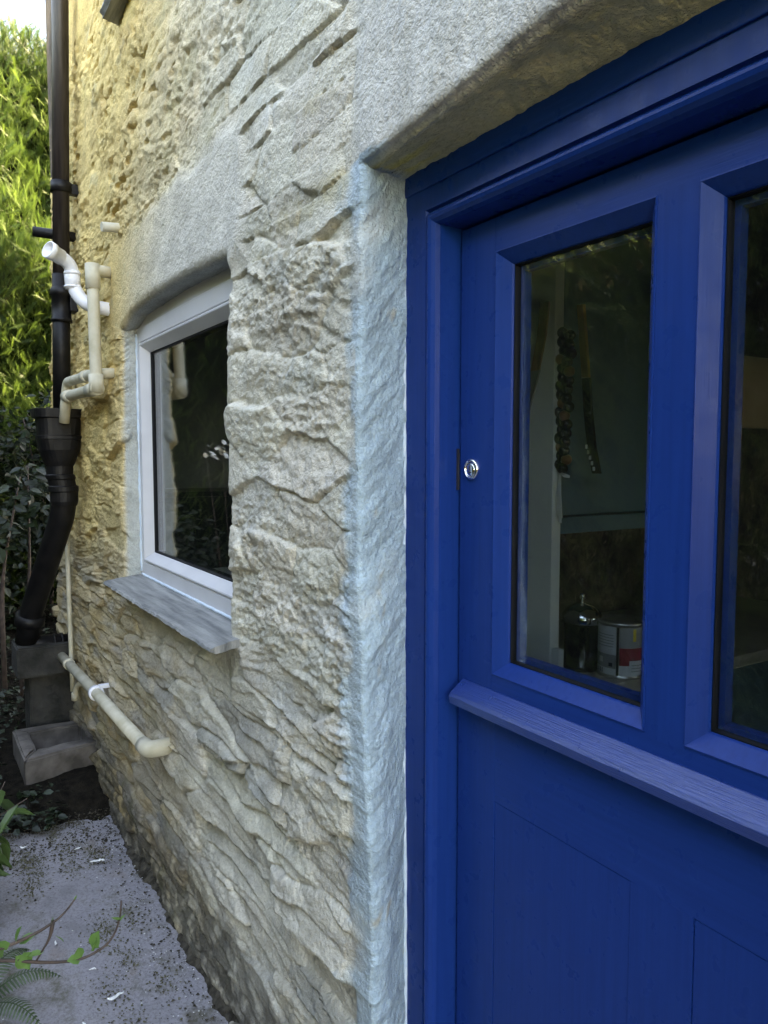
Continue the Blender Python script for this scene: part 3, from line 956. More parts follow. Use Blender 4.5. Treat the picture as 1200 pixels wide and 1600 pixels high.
# weather bar: sloping top, thin nose, drip underneath
prof = [(0.1655, 0.966), (0.163, 0.966), (0.136, 0.9465), (0.1325, 0.941), (0.1345, 0.9275), (0.139, 0.926), (0.145, 0.931), (0.152, 0.929), (0.1655, 0.929)]
nseg = 60
V, F = [], []
for i in range(nseg + 1):
    x = -1.060 + (0.850) * i / nseg
    for y, z in prof:
        V.append((x, y, z))
m_ = len(prof)
for i in range(nseg):
    for k in range(m_ - 1):
        a = i * m_ + k
        F.append((a, a + m_, a + m_ + 1, a + 1))
F.append(tuple(range(m_)))
F.append(tuple(reversed(range(nseg * m_, (nseg + 1) * m_))))
wb = mk('weather_bar', V, F, M['blue_bar'], door)
wb['label'] = 'sloping blue weather bar with open wood grain'


def disc_y(name, c, prof, mat, parent, seg=40, kx=1.0):
    """lathe about the y axis: prof of (radius, dy)"""
    V, F = [], []
    for r, dy in prof:
        for k in range(seg):
            a = 2 * math.pi * k / seg
            V.append((c[0] + r * kx * math.cos(a), c[1] + dy, c[2] + r * math.sin(a)))
    for i in range(len(prof) - 1):
        for k in range(seg):
            F.append((i * seg + k, i * seg + (k + 1) % seg, (i + 1) * seg + (k + 1) % seg, (i + 1) * seg + k))
    F.append(tuple(reversed(range((len(prof) - 1) * seg, len(prof) * seg))))
    o = mk(name, V, F, mat, parent)
    o.data.polygons.foreach_set('use_smooth', [len(p.vertices) == 4 for p in o.data.polygons])
    return o


LK = (-1.040, YF, 1.337)
disc_y('lock', LK, [(0.0185, 0.0), (0.0185, -0.003), (0.0172, -0.0052), (0.0150, -0.0062), (0.0138, -0.0052), (0.0135, -0.0020), (0.0125, -0.0018)], M['chrome'], door)
disc_y('lock_cylinder', (LK[0], LK[1] - 0.002, LK[2] - 0.001), [(0.0112, 0.0), (0.0108, -0.0030), (0.0095, -0.0036), (0.001, -0.0036)], M['chrome'], door)
box('keyhole', LK[0] - 0.0014, LK[0] + 0.0014, LK[1] - 0.0058, LK[1] - 0.0052, LK[2] - 0.002, LK[2] + 0.0065, M['ink'], door)
box('keyhole', LK[0] - 0.0045, LK[0] + 0.003, LK[1] - 0.00585, LK[1] - 0.0052, LK[2] - 0.0068, LK[2] - 0.004, M['ink'], door)
box('strike_slot', -1.0814, -1.0755, 0.1622, 0.1645, 1.30, 1.372, M['ink'], fr)

# ================================================================== ground
def sheet(name, x0, x1, y0, y1, n, m, hf, mat, kind='structure'):
    x, y = np.linspace(x0, x1, n), np.linspace(y0, y1, m)
    X, Y = np.meshgrid(x, y)
    X, Y = X.ravel(), Y.ravel()
    P = np.stack([X, Y, hf(X, Y)], 1)
    i = np.arange(n * m).reshape(m, n)
    F = np.stack([i[:-1, :-1], i[:-1, 1:], i[1:, 1:], i[1:, :-1]], -1).reshape(-1, 4)
    o = npmesh(name, P, F, mat)
    o['kind'] = kind
    return o


def path_mat():
    m, t, b = nodes('concrete_path')
    v = mapped(t)
    c = ramp(t, noise(t, v, 5, 6, 0.6), [(0.3, (0.200, 0.192, 0.205)), (0.5, (0.290, 0.278, 0.298)), (0.7, (0.365, 0.352, 0.370))])
    c = mix(t, ramp(t, noise(t, v, 120, 5, 0.7), [(0.36, (0.55,) * 3), (0.52, (0,) * 3)]), c, (0.11, 0.10, 0.10))
    mos = ramp(t, noise(t, v, 5, 8, 0.75), [(0.475, (0,) * 3), (0.64, (0.9,) * 3)])
    c = mix(t, mos, c, (0.075, 0.066, 0.035))
    tan = ramp(t, noise(t, mapped(t, (1.3, 1.7, 1)), 3.1, 4), [(0.60, (0,) * 3), (0.72, (0.5,) * 3)])
    c = mix(t, tan, c, (0.20, 0.13, 0.08))
    t.links.new(c, b.inputs['Base Color'])
    b.inputs['Roughness'].default_value = 0.85
    b.inputs['Specular IOR Level'].default_value = 0.3
    p = bump(t, b, noise(t, v, 90, 6, 0.7), 0.6, 0.004)
    bump(t, b, mos, 0.6, 0.004, p)
    return m


M['path'] = path_mat()
sheet('ground', -60, 60, -60, 60, 61, 61, lambda x, y: np.full_like(x, -0.16), M['soil'])
sheet('concrete_path', -3.62, 1.6, -1.3, 0.16, 260, 90,
      lambda x, y: -0.102 + 0.006 * fbm(x * 1.5, y * 1.5, 3, 3) + 0.0015 * fbm(x * 20, y * 20, 3, 9) , M['path'])
# crumbs of dark soil heaped along the foot of the wall
sheet('soil_strip', -3.9, -1.10, -0.11, 0.10, 500, 40,
      lambda x, y: -0.117 + 0.055 * sst(-0.045 - 0.045 * fbm(x * 6, x * 0 + 1, 3, 5), 0.05, y) + 0.010 * fbm(x * 30, y * 30, 4, 7) * sst(-0.11, -0.03, y), M['crumb'], 'stuff')


def scatter_bits(name, n, pos, size, mat, kind='stuff', flat=0.6):
    """small irregular crumbs in one mesh"""
    base = np.array([(1, 0, 0), (-.5, .86, 0), (-.5, -.86, 0), (0, 0, 1), (0, 0, -.6)])
    tri = np.array([(0, 1, 3), (1, 2, 3), (2, 0, 3), (1, 0, 4), (2, 1, 4), (0, 2, 4)])
    p = pos(n)
    s = size(n)[:, None, None]
    a = rng.uniform(0, 6.28, n)
    ca, sa = np.cos(a), np.sin(a)
    b = base[None] * rng.uniform(0.5, 1.3, (n, 5, 3))
    b[:, :, 2] *= flat
    q = np.stack([b[:, :, 0] * ca[:, None] - b[:, :, 1] * sa[:, None], b[:, :, 0] * sa[:, None] + b[:, :, 1] * ca[:, None], b[:, :, 2]], -1) * s
    V = (p[:, None, :] + q).reshape(-1, 3)
    F = (np.arange(n)[:, None, None] * 5 + tri[None]).reshape(-1, 3)
    o = npmesh(name, V, F, mat, None, False)
    if kind:
        o['kind'] = kind
    return o


def on_path(n):
    x = rng.uniform(-3.5, -1.5, n)
    y = -0.02 - np.abs(rng.normal(0, 0.07, n)) - (rng.random(n) < 0.18) * rng.uniform(0, 0.6, n)
    return np.stack([x, y, np.full(n, -0.098)], 1)


tag(scatter_bits('grit', 1300, on_path, lambda n: 0.0012 + 0.006 * rng.random(n) ** 3, M['crumb']), 'dark crumbs of soil and grit along the wall foot', 'grit')
tag(scatter_bits('paint_crumbs', 320, on_path, lambda n: rng.uniform(0.001, 0.0032, n), M['flake']), 'tiny white paint crumbs speckled over the concrete path', 'crumbs')
mo_c = np.concatenate([rng.uniform([-3.3, -0.42], [-1.7, -0.06], (12, 2)), rng.uniform([-3.35, -0.45], [-2.8, -0.02], (14, 2))])


def on_moss(n):
    k = rng.integers(0, 26, n)
    p = mo_c[k] + rng.normal(0, 0.030, (n, 2)) * np.array([1.6, 0.8])
    return np.stack([p[:, 0], p[:, 1], np.full(n, -0.0985)], 1)


M['moss'] = plain('moss', (0.055, 0.052, 0.022), (0.115, 0.105, 0.055), 0.95, 50)
tag(scatter_bits('moss', 5200, on_moss, lambda n: 0.0012 + 0.004 * rng.random(n) ** 2, M['moss']), 'olive brown moss growing in patches on the concrete', 'moss')



def on_edge(n):
    x = rng.normal(-3.08, 0.13, n)
    y = rng.uniform(-0.6, 0.0, n)
    return np.stack([x, y, np.where(x < -3.1, -0.085, -0.098)], 1)


tag(scatter_bits('soil_crumbs', 2400, on_edge, lambda n: 0.0012 + 0.007 * rng.random(n) ** 3, M['crumb']), 'brown soil crumbs spilling over the far end of the path', 'soil')
# white flakes of paint on the path, one by one
FL = [(-2.05, -0.235, 0.020, 'largest white paint flake on the path, curled, in the bottom foreground'),
      (-2.80, -0.130, 0.022, 'long thin white paint flake leaning by the foot of the wall'),
      (-2.93, -0.175, 0.012, 'short white paint flake beside the long thin one'),
      (-1.98, -0.330, 0.014, 'crumpled white flake left of the curled paint flake'),
      (-1.93, -0.405, 0.014, 'white chip beside the brown dead leaf'),
      (-3.05, -0.345, 0.012, 'white chip on the dark mossy far end of the path'),
      (-2.38, -0.335, 0.010, 'small white chip in the middle of the path'),
      (-2.20, -0.265, 0.009, 'tiny white chip near the leafy twig tip')]
for i, (x, y, s, lab) in enumerate(FL):
    rr = random.Random(40 + i)
    n = 9
    V, F = [], []
    a0 = rr.uniform(0, 3.1)
    for k in range(n):
        tt = k / (n - 1) - 0.5
        for sgn in (-1, 1):
            wdt = s * 0.32 * (1 - (2 * tt) ** 2 * 0.8) * rr.uniform(0.6, 1.2)
            px, py = tt * s * 2.2, sgn * wdt + s * 0.3 * math.sin(tt * 5 + i)
            V.append((x + px * math.cos(a0) - py * math.sin(a0), y + px * math.sin(a0) + py * math.cos(a0), -0.094 + s * 0.35 * (abs(tt) * 1.2) + rr.uniform(0, 0.003)))
    for k in range(n - 1):
        F.append((2 * k, 2 * k + 1, 2 * k + 3, 2 * k + 2))
    o = mk('paint_flake', V, F, M['flake'])
    md = o.modifiers.new('thick', 'SOLIDIFY')
    md.thickness = 0.0012
    tag(o, lab, 'flake', 'white paint flakes on the path')

# ================================================================== drainage ironwork and pipes
dp = thing('downpipe', 'dark round iron downpipe running up beside the cottage corner', 'downpipe', (-3.66, -0.06, 1.50))
tube('pipe', [(-3.66, -0.064, 1.53), (-3.66, -0.050, 2.15)], 0.037, M['iron'], dp, 24)
tube('pipe', [(-3.66, -0.050, 2.10), (-3.66, -0.014, 3.6), (-3.66, 0.0, 5.0)], 0.035, M['iron_brown'], dp, 24)


def collar(parent, z, y, lugs=True, mat='iron'):
    p, rd = along((-3.66, y, z - 0.075), (-3.66, y + 0.002, z + 0.08), [(0, 0.037), (0, 0.0445), (0.012, 0.0445), (0.014, 0.041), (0.11, 0.041), (0.112, 0.046), (0.13, 0.047), (0.145, 0.043), (0.15, 0.036)])
    tube('collar', p, rd, M[mat], parent, 24)
    if lugs:
        box('lug', -3.70, -3.62, y + 0.03, y + 0.085, z - 0.03, z + 0.035, M[mat], parent, 0.006)


collar(dp, 2.02, -0.053)
p, rd = along((-3.66, -0.040, 2.50), (-3.66, -0.0385, 2.55), [(0, 0.0355), (0, 0.0435), (0.045, 0.0435), (0.045, 0.0355)])
tube('bracket', p, rd, M['iron'], dp, 24)
box('bracket_arm', -3.685, -3.650, -0.01, 0.05, 2.50, 2.545, M['iron'], dp, 0.004)
tube('branch_stub', [(-3.72, -0.15, 2.335), (-3.70, -0.06, 2.330), (-3.67, 0.05, 2.322)], 0.022, M['iron'], dp, 16)

hp = thing('hopper_head', 'black cast iron hopper head below the downpipe with waste pipe emptying in', 'hopper', (-3.62, -0.095, 1.2))
HX, HY = -3.62, -0.086


def oval_stack(name, secs, mat, parent, seg=28, open_top=False):
    """stack of rounded rectangles: (z, half x, half y, roundness 0..1, cy)"""
    V, F = [], []
    for z, hx, hy, rd, cy in secs:
        for k in range(seg):
            a = 2 * math.pi * k / seg
            c, s = math.cos(a), math.sin(a)
            pw = 1.0 - 0.62 * (1 - rd)
            hx_, hy_ = hx * 0.88, hy * 0.88
            V.append((HX + hx_ * math.copysign(abs(c) ** pw, c), cy + hy_ * math.copysign(abs(s) ** pw, s), z))
    for i in range(len(secs) - 1):
        for k in range(seg):
            F.append((i * seg + k, i * seg + (k + 1) % seg, (i + 1) * seg + (k + 1) % seg, (i + 1) * seg + k))
    F.append(tuple(reversed(range(seg))))
    F.append(tuple(range((len(secs) - 1) * seg, len(secs) * seg)))
    return mk(name, V, F, mat, parent)


oval_stack('bowl', [(1.315, .066, .066, 1, HY), (1.335, .075, .075, .8, HY), (1.385, .092, .094, .45, HY), (1.430, .096, .099, .3, HY), (1.432, .100, .103, .3, HY), (1.446, .100, .103, .3, HY),
                    (1.448, .095, .098, .3, HY), (1.520, .098, .102, .3, HY), (1.525, .112, .117, .3, HY), (1.560, .114, .119, .3, HY), (1.562, .104, .108, .3, HY), (1.480, .085, .09, .3, HY)], M['iron'], hp)
oval_stack('outlet', [(1.14, .060, .060, 1, HY + .015), (1.16, .066, .066, 1, HY + .015), (1.20, .066, .066, 1, HY + .015), (1.205, .072, .072, 1, HY + .012), (1.225, .072, .072, 1, HY + .012), (1.23, .064, .064, 1, HY + .01),
                      (1.255, .064, .064, 1, HY + .005), (1.26, .070, .070, 1, HY + .005), (1.275, .070, .070, 1, HY), (1.28, .063, .063, 1, HY), (1.32, .064, .064, 1, HY)], M['iron'], hp)
sp = thing('offset_pipe', 'thick black iron pipe slanting down from the hopper to the concrete block', 'pipe', (-3.98, -0.2, 0.5))
tube('pipe', fillet([(-3.62, -0.071, 1.20), (-3.64, -0.075, 1.10), (-3.95, -0.185, 0.60), (-3.985, -0.20, 0.47)], 0.08), 0.052, M['iron'], sp, 24)
p, rd = along((-3.945, -0.183, 0.61), (-3.975, -0.195, 0.50), [(0, 0.058), (0, 0.066), (0.05, 0.068), (0.055, 0.06)])
tube('collar', p, rd, M['iron'], sp, 24)
tube('shoe', fillet([(-3.985, -0.195, 0.52), (-3.99, -0.19, 0.455), (-3.975, -0.02, 0.445)], 0.06), 0.043, M['iron'], sp, 20)
for k in range(3):
    p, rd = along((-3.978, -0.085 + k * 0.035, 0.446), (-3.978, -0.07 + k * 0.035, 0.446), [(0, 0.043), (0, 0.050), (0.012, 0.050), (0.012, 0.043)])
    tube('collar', p, rd, M['iron'], sp, 20)

wp = thing('waste_pipe', 'long cream painted waste pipe clipped low along the stone wall', 'pipe', (-2.38, -0.06, 0.43))
tube('pipe', [(-4.10, -0.062, 0.395), (-3.10, -0.060, 0.432), (-2.355, -0.060, 0.456)], 0.0215, M['cream_pipe'], wp, 20)
for (x, z) in ((-3.72, 0.409),):
    p, rd = along((x, -0.061, z), (x + 0.05, -0.061, z + 0.002), [(0, 0.0215), (0, 0.0250), (0.05, 0.0250), (0.05, 0.0215)])
    tube('socket', p, rd, M['cream_pipe'], wp, 20)
ep = fillet([(-2.395, -0.060, 0.455), (-2.338, -0.060, 0.4565), (-2.328, 0.02, 0.462)], 0.035, 8)
tube('elbow', ep, [0.0262] * len(ep), M['cream_pipe'], wp, 20)
p, rd = along((-3.115, -0.060, 0.4315), (-3.095, -0.060, 0.432), [(-0.004, 0.0215), (-0.004, 0.0285), (0.024, 0.0285), (0.024, 0.0215)])
tube('clip', p, rd, M['white_pipe'], wp, 20)
box('clip_foot', -3.118, -3.092, -0.050, 0.012, 0.448, 0.462, M['white_pipe'], wp, 0.003)

th_ = thing('overflow_tube', 'thin pale upright tube on the wall under the hopper', 'pipe', (-3.78, -0.02, 0.2))
tube('tube', [(-3.80, -0.036, 1.06), (-3.79, -0.036, 0.65), (-3.77, -0.036, 0.33), (-3.765, -0.036, 0.26)], 0.0105, M['cream_pipe'], th_, 12)
tube('spout', fillet([(-3.60, 0.02, 0.318), (-3.70, -0.03, 0.312), (-3.72, -0.035, 0.24)], 0.04), 0.012, M['cream_pipe'], th_, 12)
p, rd = along((-3.7185, -0.0345, 0.265), (-3.72, -0.035, 0.23), [(0, 0.012), (0, 0.0155), (0.035, 0.0155), (0.035, 0.01)])
tube('cap', p, rd, M['cream_pipe'], th_, 12)

kw = thing('kitchen_waste_pipe', 'cream painted waste pipe dropping beside the window and looping into the hopper', 'pipe', (-2.95, -0.05, 1.6))
kp = fillet([(-3.00, 0.03, 2.035), (-2.985, -0.055, 2.035), (-2.955, -0.058, 1.604), (-3.47, -0.075, 1.607), (-3.50, -0.082, 1.50)], 0.028, 5)
tube('pipe', kp, 0.0215, M['cream_pipe'], kw, 18)
kp2 = fillet([(-2.99, 0.02, 1.668), (-3.03, -0.052, 1.664), (-3.47, -0.070, 1.668), (-3.50, -0.080, 1.55)], 0.030, 5)
tube('branch', kp2, 0.0195, M['cream_pipe'], kw, 18)


def socket(parent, a, b, r0, r1, mat):
    L = (Vector(b) - Vector(a)).length
    p, rd = along(a, b, [(0, r0), (0, r1), (L, r1), (L, r0)])
    tube('socket', p, rd, mat, parent, 18)


socket(kw, (-2.985, -0.055, 2.055), (-2.979, -0.0555, 1.965), 0.02, 0.0262, M['cream_pipe'])
socket(kw, (-2.958, -0.0578, 1.655), (-2.955, -0.058, 1.588), 0.02, 0.0262, M['cream_pipe'])
socket(kw, (-2.940, -0.0578, 1.604), (-3.06, -0.0605, 1.6047), 0.02, 0.0255, M['cream_pipe'])
socket(kw, (-3.39, -0.0725, 1.6065), (-3.47, -0.075, 1.607), 0.02, 0.0255, M['cream_pipe'])
socket(kw, (-3.12, -0.0560, 1.6648), (-3.17, -0.058, 1.6652), 0.019, 0.0235, M['cream_pipe'])

we = thing('waste_elbow', 'new white plastic swan neck pipe with open socket beside the downpipe', 'pipe', (-3.1, -0.09, 1.9))
sw = fillet([(-3.03, 0.03, 1.905), (-3.09, -0.060, 1.925), (-3.12, -0.098, 1.985), (-3.12, -0.102, 2.075), (-3.09, -0.160, 2.100)], 0.045, 7)
tube('bend', sw, 0.0250, M['white_pipe'], we, 22)
socket(we, (-3.12, -0.0985, 1.985), (-3.12, -0.1015, 2.050), 0.022, 0.0285, M['white_pipe'])
for z_ in (1.990, 2.038):
    socket(we, (-3.12, -0.1, z_), (-3.12, -0.1003, z_ + 0.008), 0.022, 0.0305, M['white_pipe'])
p, rd = along((-3.102, -0.138, 2.0915), (-3.068, -0.200, 2.113), [(0, 0.0250), (0.004, 0.0285), (0.040, 0.0285), (0.0405, 0.0325), (0.062, 0.0325), (0.063, 0.0275), (0.030, 0.0260), (0.028, 0.0225)])
so_ = tube('socket', p, rd, M['white_pipe'], we, 26, cap=False)
p, rd = along((-3.095, -0.151, 2.096), (-3.068, -0.200, 2.113), [(0, 0.0255), (0.012, 0.0255), (0.012, 0.0205), (0.004, 0.0200)])
tube('seal', p, rd, M['rubber'], we, 20, cap=True)

st_ = thing('pipe_stub', 'short grey pipe stub poking out of the wall above the white window', 'pipe', (-2.86, 0, 2.16))
tube('stub', [(-2.87, 0.06, 2.170), (-2.862, -0.045, 2.160)], 0.0165, M['cream_pipe'], st_, 16)

# concrete gully surround with square hole
gl_ = thing('gully_surround', 'square concrete drain surround with open middle on the ground by the wall', 'drain', (-3.7, -0.14, -0.12))
GA, GB, GC, GD = (-3.905, -0.285), (-3.47, -0.285), (-3.55, 0.035), (-3.89, 0.035)


def kerb(name, a, b, c, d, z0, z1, mat, parent, seed):
    o = mk(name, [(*a, z0), (*b, z0), (*c, z0), (*d, z0), (*a, z1), (*b, z1), (*c, z1), (*d, z1)],
           [(3, 2, 1, 0), (4, 5, 6, 7), (0, 1, 5, 4), (1, 2, 6, 5), (2, 3, 7, 6), (3, 0, 4, 7)], mat, parent)
    bm = bmesh.new()
    bm.from_mesh(o.data)
    bmesh.ops.bevel(bm, geom=list(bm.edges), offset=0.008, segments=2, affect='EDGES')
    bm.to_mesh(o.data)
    bm.free()
    return subdiv_rough(o, 3, 0.006, 14, seed)


IA, IB, IC, ID = (-3.825, -0.222), (-3.590, -0.222), (-3.625, 0.0), (-3.825, 0.0)
for i, q in enumerate(((GA, GB, IB, IA), (GB, GC, IC, IB), (GC, GD, ID, IC), (GD, GA, IA, ID))):
    kerb('kerb', *q, -0.14, 0.082 - 0.004 * (i % 2), M['concrete'], gl_, i)
cb = thing('concrete_block', 'rough concrete block under the foot of the slanting black pipe', 'block', (-4.02, -0.14, 0.3))
kerb('block', (-4.12, -0.255), (-3.88, -0.255), (-3.88, 0.03), (-4.12, 0.03), 0.315, 0.462, M['shaded_stone'], cb, 9)
kerb('plinth', (-4.10, -0.205), (-3.96, -0.195), (-3.96, 0.02), (-4.10, 0.02), -0.14, 0.318, M['shaded_stone'], cb, 12)

# ================================================================== vegetation
def orient(n, dirs, ups):
    """orthonormal frames (n,3,3) with x along dirs"""
    d = dirs / np.linalg.norm(dirs, axis=1, keepdims=True)
    s = np.cross(ups, d)
    s /= np.maximum(np.linalg.norm(s, axis=1, keepdims=True), 1e-9)
    u = np.cross(d, s)
    return np.stack([d, s, u], 1)


def cards(name, tv, tf, pos, dirs, ups, size, mat, parent=None, tint=None):
    n = len(pos)
    Fm = orient(n, dirs, ups)
    q = np.einsum('vk,nkj->nvj', tv, Fm) * size[:, None, None] + pos[:, None, :]
    k = len(tv)
    F = (np.arange(n)[:, None, None] * k + tf[None]).reshape(-1, tf.shape[1])
    if tint is None:
        tint = rng.random(n)
    return npmesh(name, q.reshape(-1, 3), F, mat, parent, False, None, [('tint', 'FLOAT', np.repeat(tint, k))])


# conifer spray: a flat feathery frond of short side shoots
tv, tf = [(0, -.012, 0), (0, .012, 0), (1, 0, -.10)], [(0, 1, 2)]
for i in range(11):
    x = 0.08 + 0.078 * i
    l = 0.30 * math.sin(math.pi * (0.18 + 0.78 * (1 - i / 11.5))) + 0.05
    for s in (-1, 1):
        b = len(tv)
        z = -0.10 * x * x
        tv += [(x - .020, 0, z), (x + .030, 0, z), (x + l * .95, s * l * .50, z + 0.05 * random.uniform(-1, 1) - .03)]
        tf.append((b, b + 1, b + 2))
SPRAY_V, SPRAY_F = np.array(tv), np.array(tf)
LEAF_V = np.array([(0, 0, 0), (.30, .30, .05), (.62, .27, .03), (1, 0, -.10), (.62, -.27, .03), (.30, -.30, .05), (.33, 0, -.02), (.65, 0, -.03)])
LEAF_F = np.array([(0, 6, 1), (1, 6, 7), (1, 7, 2), (2, 7, 3), (0, 5, 6), (5, 7, 6), (5, 4, 7), (4, 3, 7)])


def lumps(a, b, seed):
    return 0.22 * fbm(a * 0.9, b * 0.9, 2, seed) + 0.16 * fbm(a * 2.6, b * 2.6, 2, seed + 5)


def hedge(name, label, axis, plane, sgn, a0, a1, top, n, size, seed, dens=None):
    """clipped conifer hedge with its long face on plane (axis 'x' or 'y'), facing sgn"""
    h = thing(name, label, 'hedge', ((plane - sgn * 0.6, (a0 + a1) / 2, -0.16) if axis == 'x' else ((a0 + a1) / 2, plane - sgn * 0.6, -0.16)))
    m = int(n * 0.16)
    a = rng.uniform(a0, a1, n) if dens is None else dens(n)
    z = rng.uniform(-0.1, top, n)
    topn = lambda aa: top + 0.16 * fbm(aa * 2.0, aa * 0 + seed, 2, seed)
    out = lumps(a, z, seed) + rng.uniform(-0.10, 0.04, n)
    z[:m] = topn(a[:m]) + rng.normal(0, 0.05, m)
    dep = rng.uniform(-1.2, 0.0, m)
    out[:m] = out[:m] * 0.4 + dep
    c = np.stack([plane + sgn * out, a], 1) if axis == 'x' else np.stack([a, plane + sgn * out], 1)
    pos = np.stack([c[:, 0], c[:, 1], z], 1)
    side = rng.normal(0, 0.5, n)
    outw = rng.uniform(0.25, 0.9, n)
    outw[:m] *= 0.2
    upw = rng.uniform(0.35, 1.1, n)
    d = np.stack([sgn * outw, side, upw], 1) if axis == 'x' else np.stack([side, sgn * outw, upw], 1)
    ups = np.stack([rng.normal(0, .6, n), rng.normal(0, .6, n), rng.normal(0.4, .5, n)], 1) + (np.array([sgn, 0, 0]) if axis == 'x' else np.array([0, sgn, 0]))
    tint = np.clip(0.55 + 0.45 * fbm(a * 1.7, z * 1.7, 2, seed + 7) + rng.normal(0, 0.25, n), 0, 1)
    cards('foliage', SPRAY_V, SPRAY_F, pos, d, ups, size * rng.uniform(0.6, 1.25, n), M['conifer'], h, tint)
    # dark twiggy inside
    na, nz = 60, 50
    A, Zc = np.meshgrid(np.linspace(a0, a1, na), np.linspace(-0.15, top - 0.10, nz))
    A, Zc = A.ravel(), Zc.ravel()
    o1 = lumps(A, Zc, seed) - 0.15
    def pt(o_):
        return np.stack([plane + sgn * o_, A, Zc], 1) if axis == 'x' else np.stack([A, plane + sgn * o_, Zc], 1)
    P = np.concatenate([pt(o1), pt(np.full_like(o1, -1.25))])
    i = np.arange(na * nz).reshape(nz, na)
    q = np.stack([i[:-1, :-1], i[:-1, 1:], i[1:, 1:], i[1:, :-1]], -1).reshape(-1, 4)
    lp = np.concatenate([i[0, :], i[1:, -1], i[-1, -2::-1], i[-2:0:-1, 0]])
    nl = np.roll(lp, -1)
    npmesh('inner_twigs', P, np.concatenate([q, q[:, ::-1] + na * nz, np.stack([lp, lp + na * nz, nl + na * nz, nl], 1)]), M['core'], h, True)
    for k in range(max(3, int((a1 - a0) / 0.9))):
        aa = a0 + 0.4 + k * 0.9
        c0 = (plane - sgn * 0.6, aa) if axis == 'x' else (aa, plane - sgn * 0.6)
        tube('trunk', [(c0[0], c0[1], -0.16), (c0[0] + .03, c0[1] + .04, 1.5), (c0[0], c0[1] + .02, top - 0.4)], [0.07, 0.05, 0.015], M['bark'], h, 8)
    return h


def dens_end(n):
    k = int(n * 0.6)
    return np.concatenate([rng.uniform(-0.9, 1.0, k), rng.uniform(-3.2, 2.8, n - k)])[rng.permutation(n)]


hedge('conifer_hedge', 'tall sunlit conifer hedge closing the passage beyond the cottage corner', 'x', -6.0, 1, -3.2, 2.8, 4.22, 34000, 0.125, 5, dens_end)
hedge('conifer_hedge', 'long conifer hedge facing the cottage wall across the path', 'y', -2.50, 1, -5.9, 2.6, 3.1, 15000, 0.24, 17)


def leafy(name, label, cat, n, pos_f, size, mat, stems, seed, flat=0.6, grp=None):
    t = thing(name, label, cat, stems[0][0], grp)
    pos = pos_f(n)
    d = rng.normal(0, 1, (n, 3)) * np.array([1, 1, 0.6]) + np.array([0.3, -0.1, -0.1])
    up = rng.normal(0, 0.5, (n, 3)) + np.array([0.3, -0.3, 1.0])
    cards('foliage', LEAF_V, LEAF_F, pos, d, up, size * rng.uniform(0.5, 1.25, n), mat, t)
    for s in stems:
        tube('stem', fillet(s, 0.2, 4), [0.014 - 0.010 * i / (len(fillet(s, 0.2, 4)) - 1) for i in range(len(fillet(s, 0.2, 4)))], M['stem'], t, 8)
    return t


def blob(cs, rs):
    cs, rs = np.array(cs), np.array(rs)

    def f(n):
        k = rng.integers(0, len(cs), n)
        v = rng.normal(0, 1, (n, 3))
        v /= np.linalg.norm(v, axis=1, keepdims=True)
        return cs[k] + v * rs[k] * (rng.random((n, 1)) ** 0.45)
    return f


leafy('ivy_bush', 'dark ivy bush in shade under the tall hedge behind the iron pipe', 'bush', 5200,
      blob([(-5.3, -0.3, 0.7), (-5.4, 0.1, 0.9), (-5.2, -0.7, 0.6), (-5.5, -0.2, 1.35), (-5.6, 0.25, 1.5), (-5.4, 0.4, 0.6)],
           [(.35, .35, .45), (.3, .3, .4), (.35, .35, .45), (.25, .35, .35), (.25, .25, .35), (.35, .3, .45)]), 0.060, M['ivy'],
      [((-5.3, -0.3, -0.15), (-5.35, -0.2, 0.6), (-5.3, -0.4, 1.1)), ((-5.4, 0.1, -0.15), (-5.5, 0.15, 0.8), (-5.5, 0.0, 1.6)), ((-5.3, -0.6, -0.15), (-5.2, -0.65, 0.5), (-5.25, -0.7, 0.95))], 3)
leafy('bramble', 'sprawling bramble with broad leaves just behind the slanting iron pipe', 'bramble', 130,
      blob([(-4.45, -0.12, 1.12), (-4.5, -0.22, 0.95), (-4.55, -0.1, 1.25)], [(.10, .12, .14), (.12, .12, .14), (.10, .10, .10)]), 0.075, M['ivy'],
      [((-4.55, -0.25, -0.14), (-4.55, -0.25, 0.7), (-4.45, -0.15, 1.25)), ((-4.5, -0.2, -0.14), (-4.6, -0.1, 0.7), (-4.55, -0.1, 1.3))], 4)


# ground cover: low creeping leaves beyond the end of the path
def gc_pos(n):
    x = rng.uniform(-5.6, -3.45, n)
    y = rng.uniform(-1.1, 0.25, n)
    z = -0.04 + 0.30 * sst(-4.1, -5.4, x) + 0.10 * rng.random(n) + 0.05 * fbm(x * 3, y * 3, 2, 3)
    ok = ~((x > -4.14) & (y > -0.31)) & ~((x > -3.9) & (y > -0.36))
    x = np.where(ok, x, x - 0.9)
    return np.stack([x, y, z], 1)


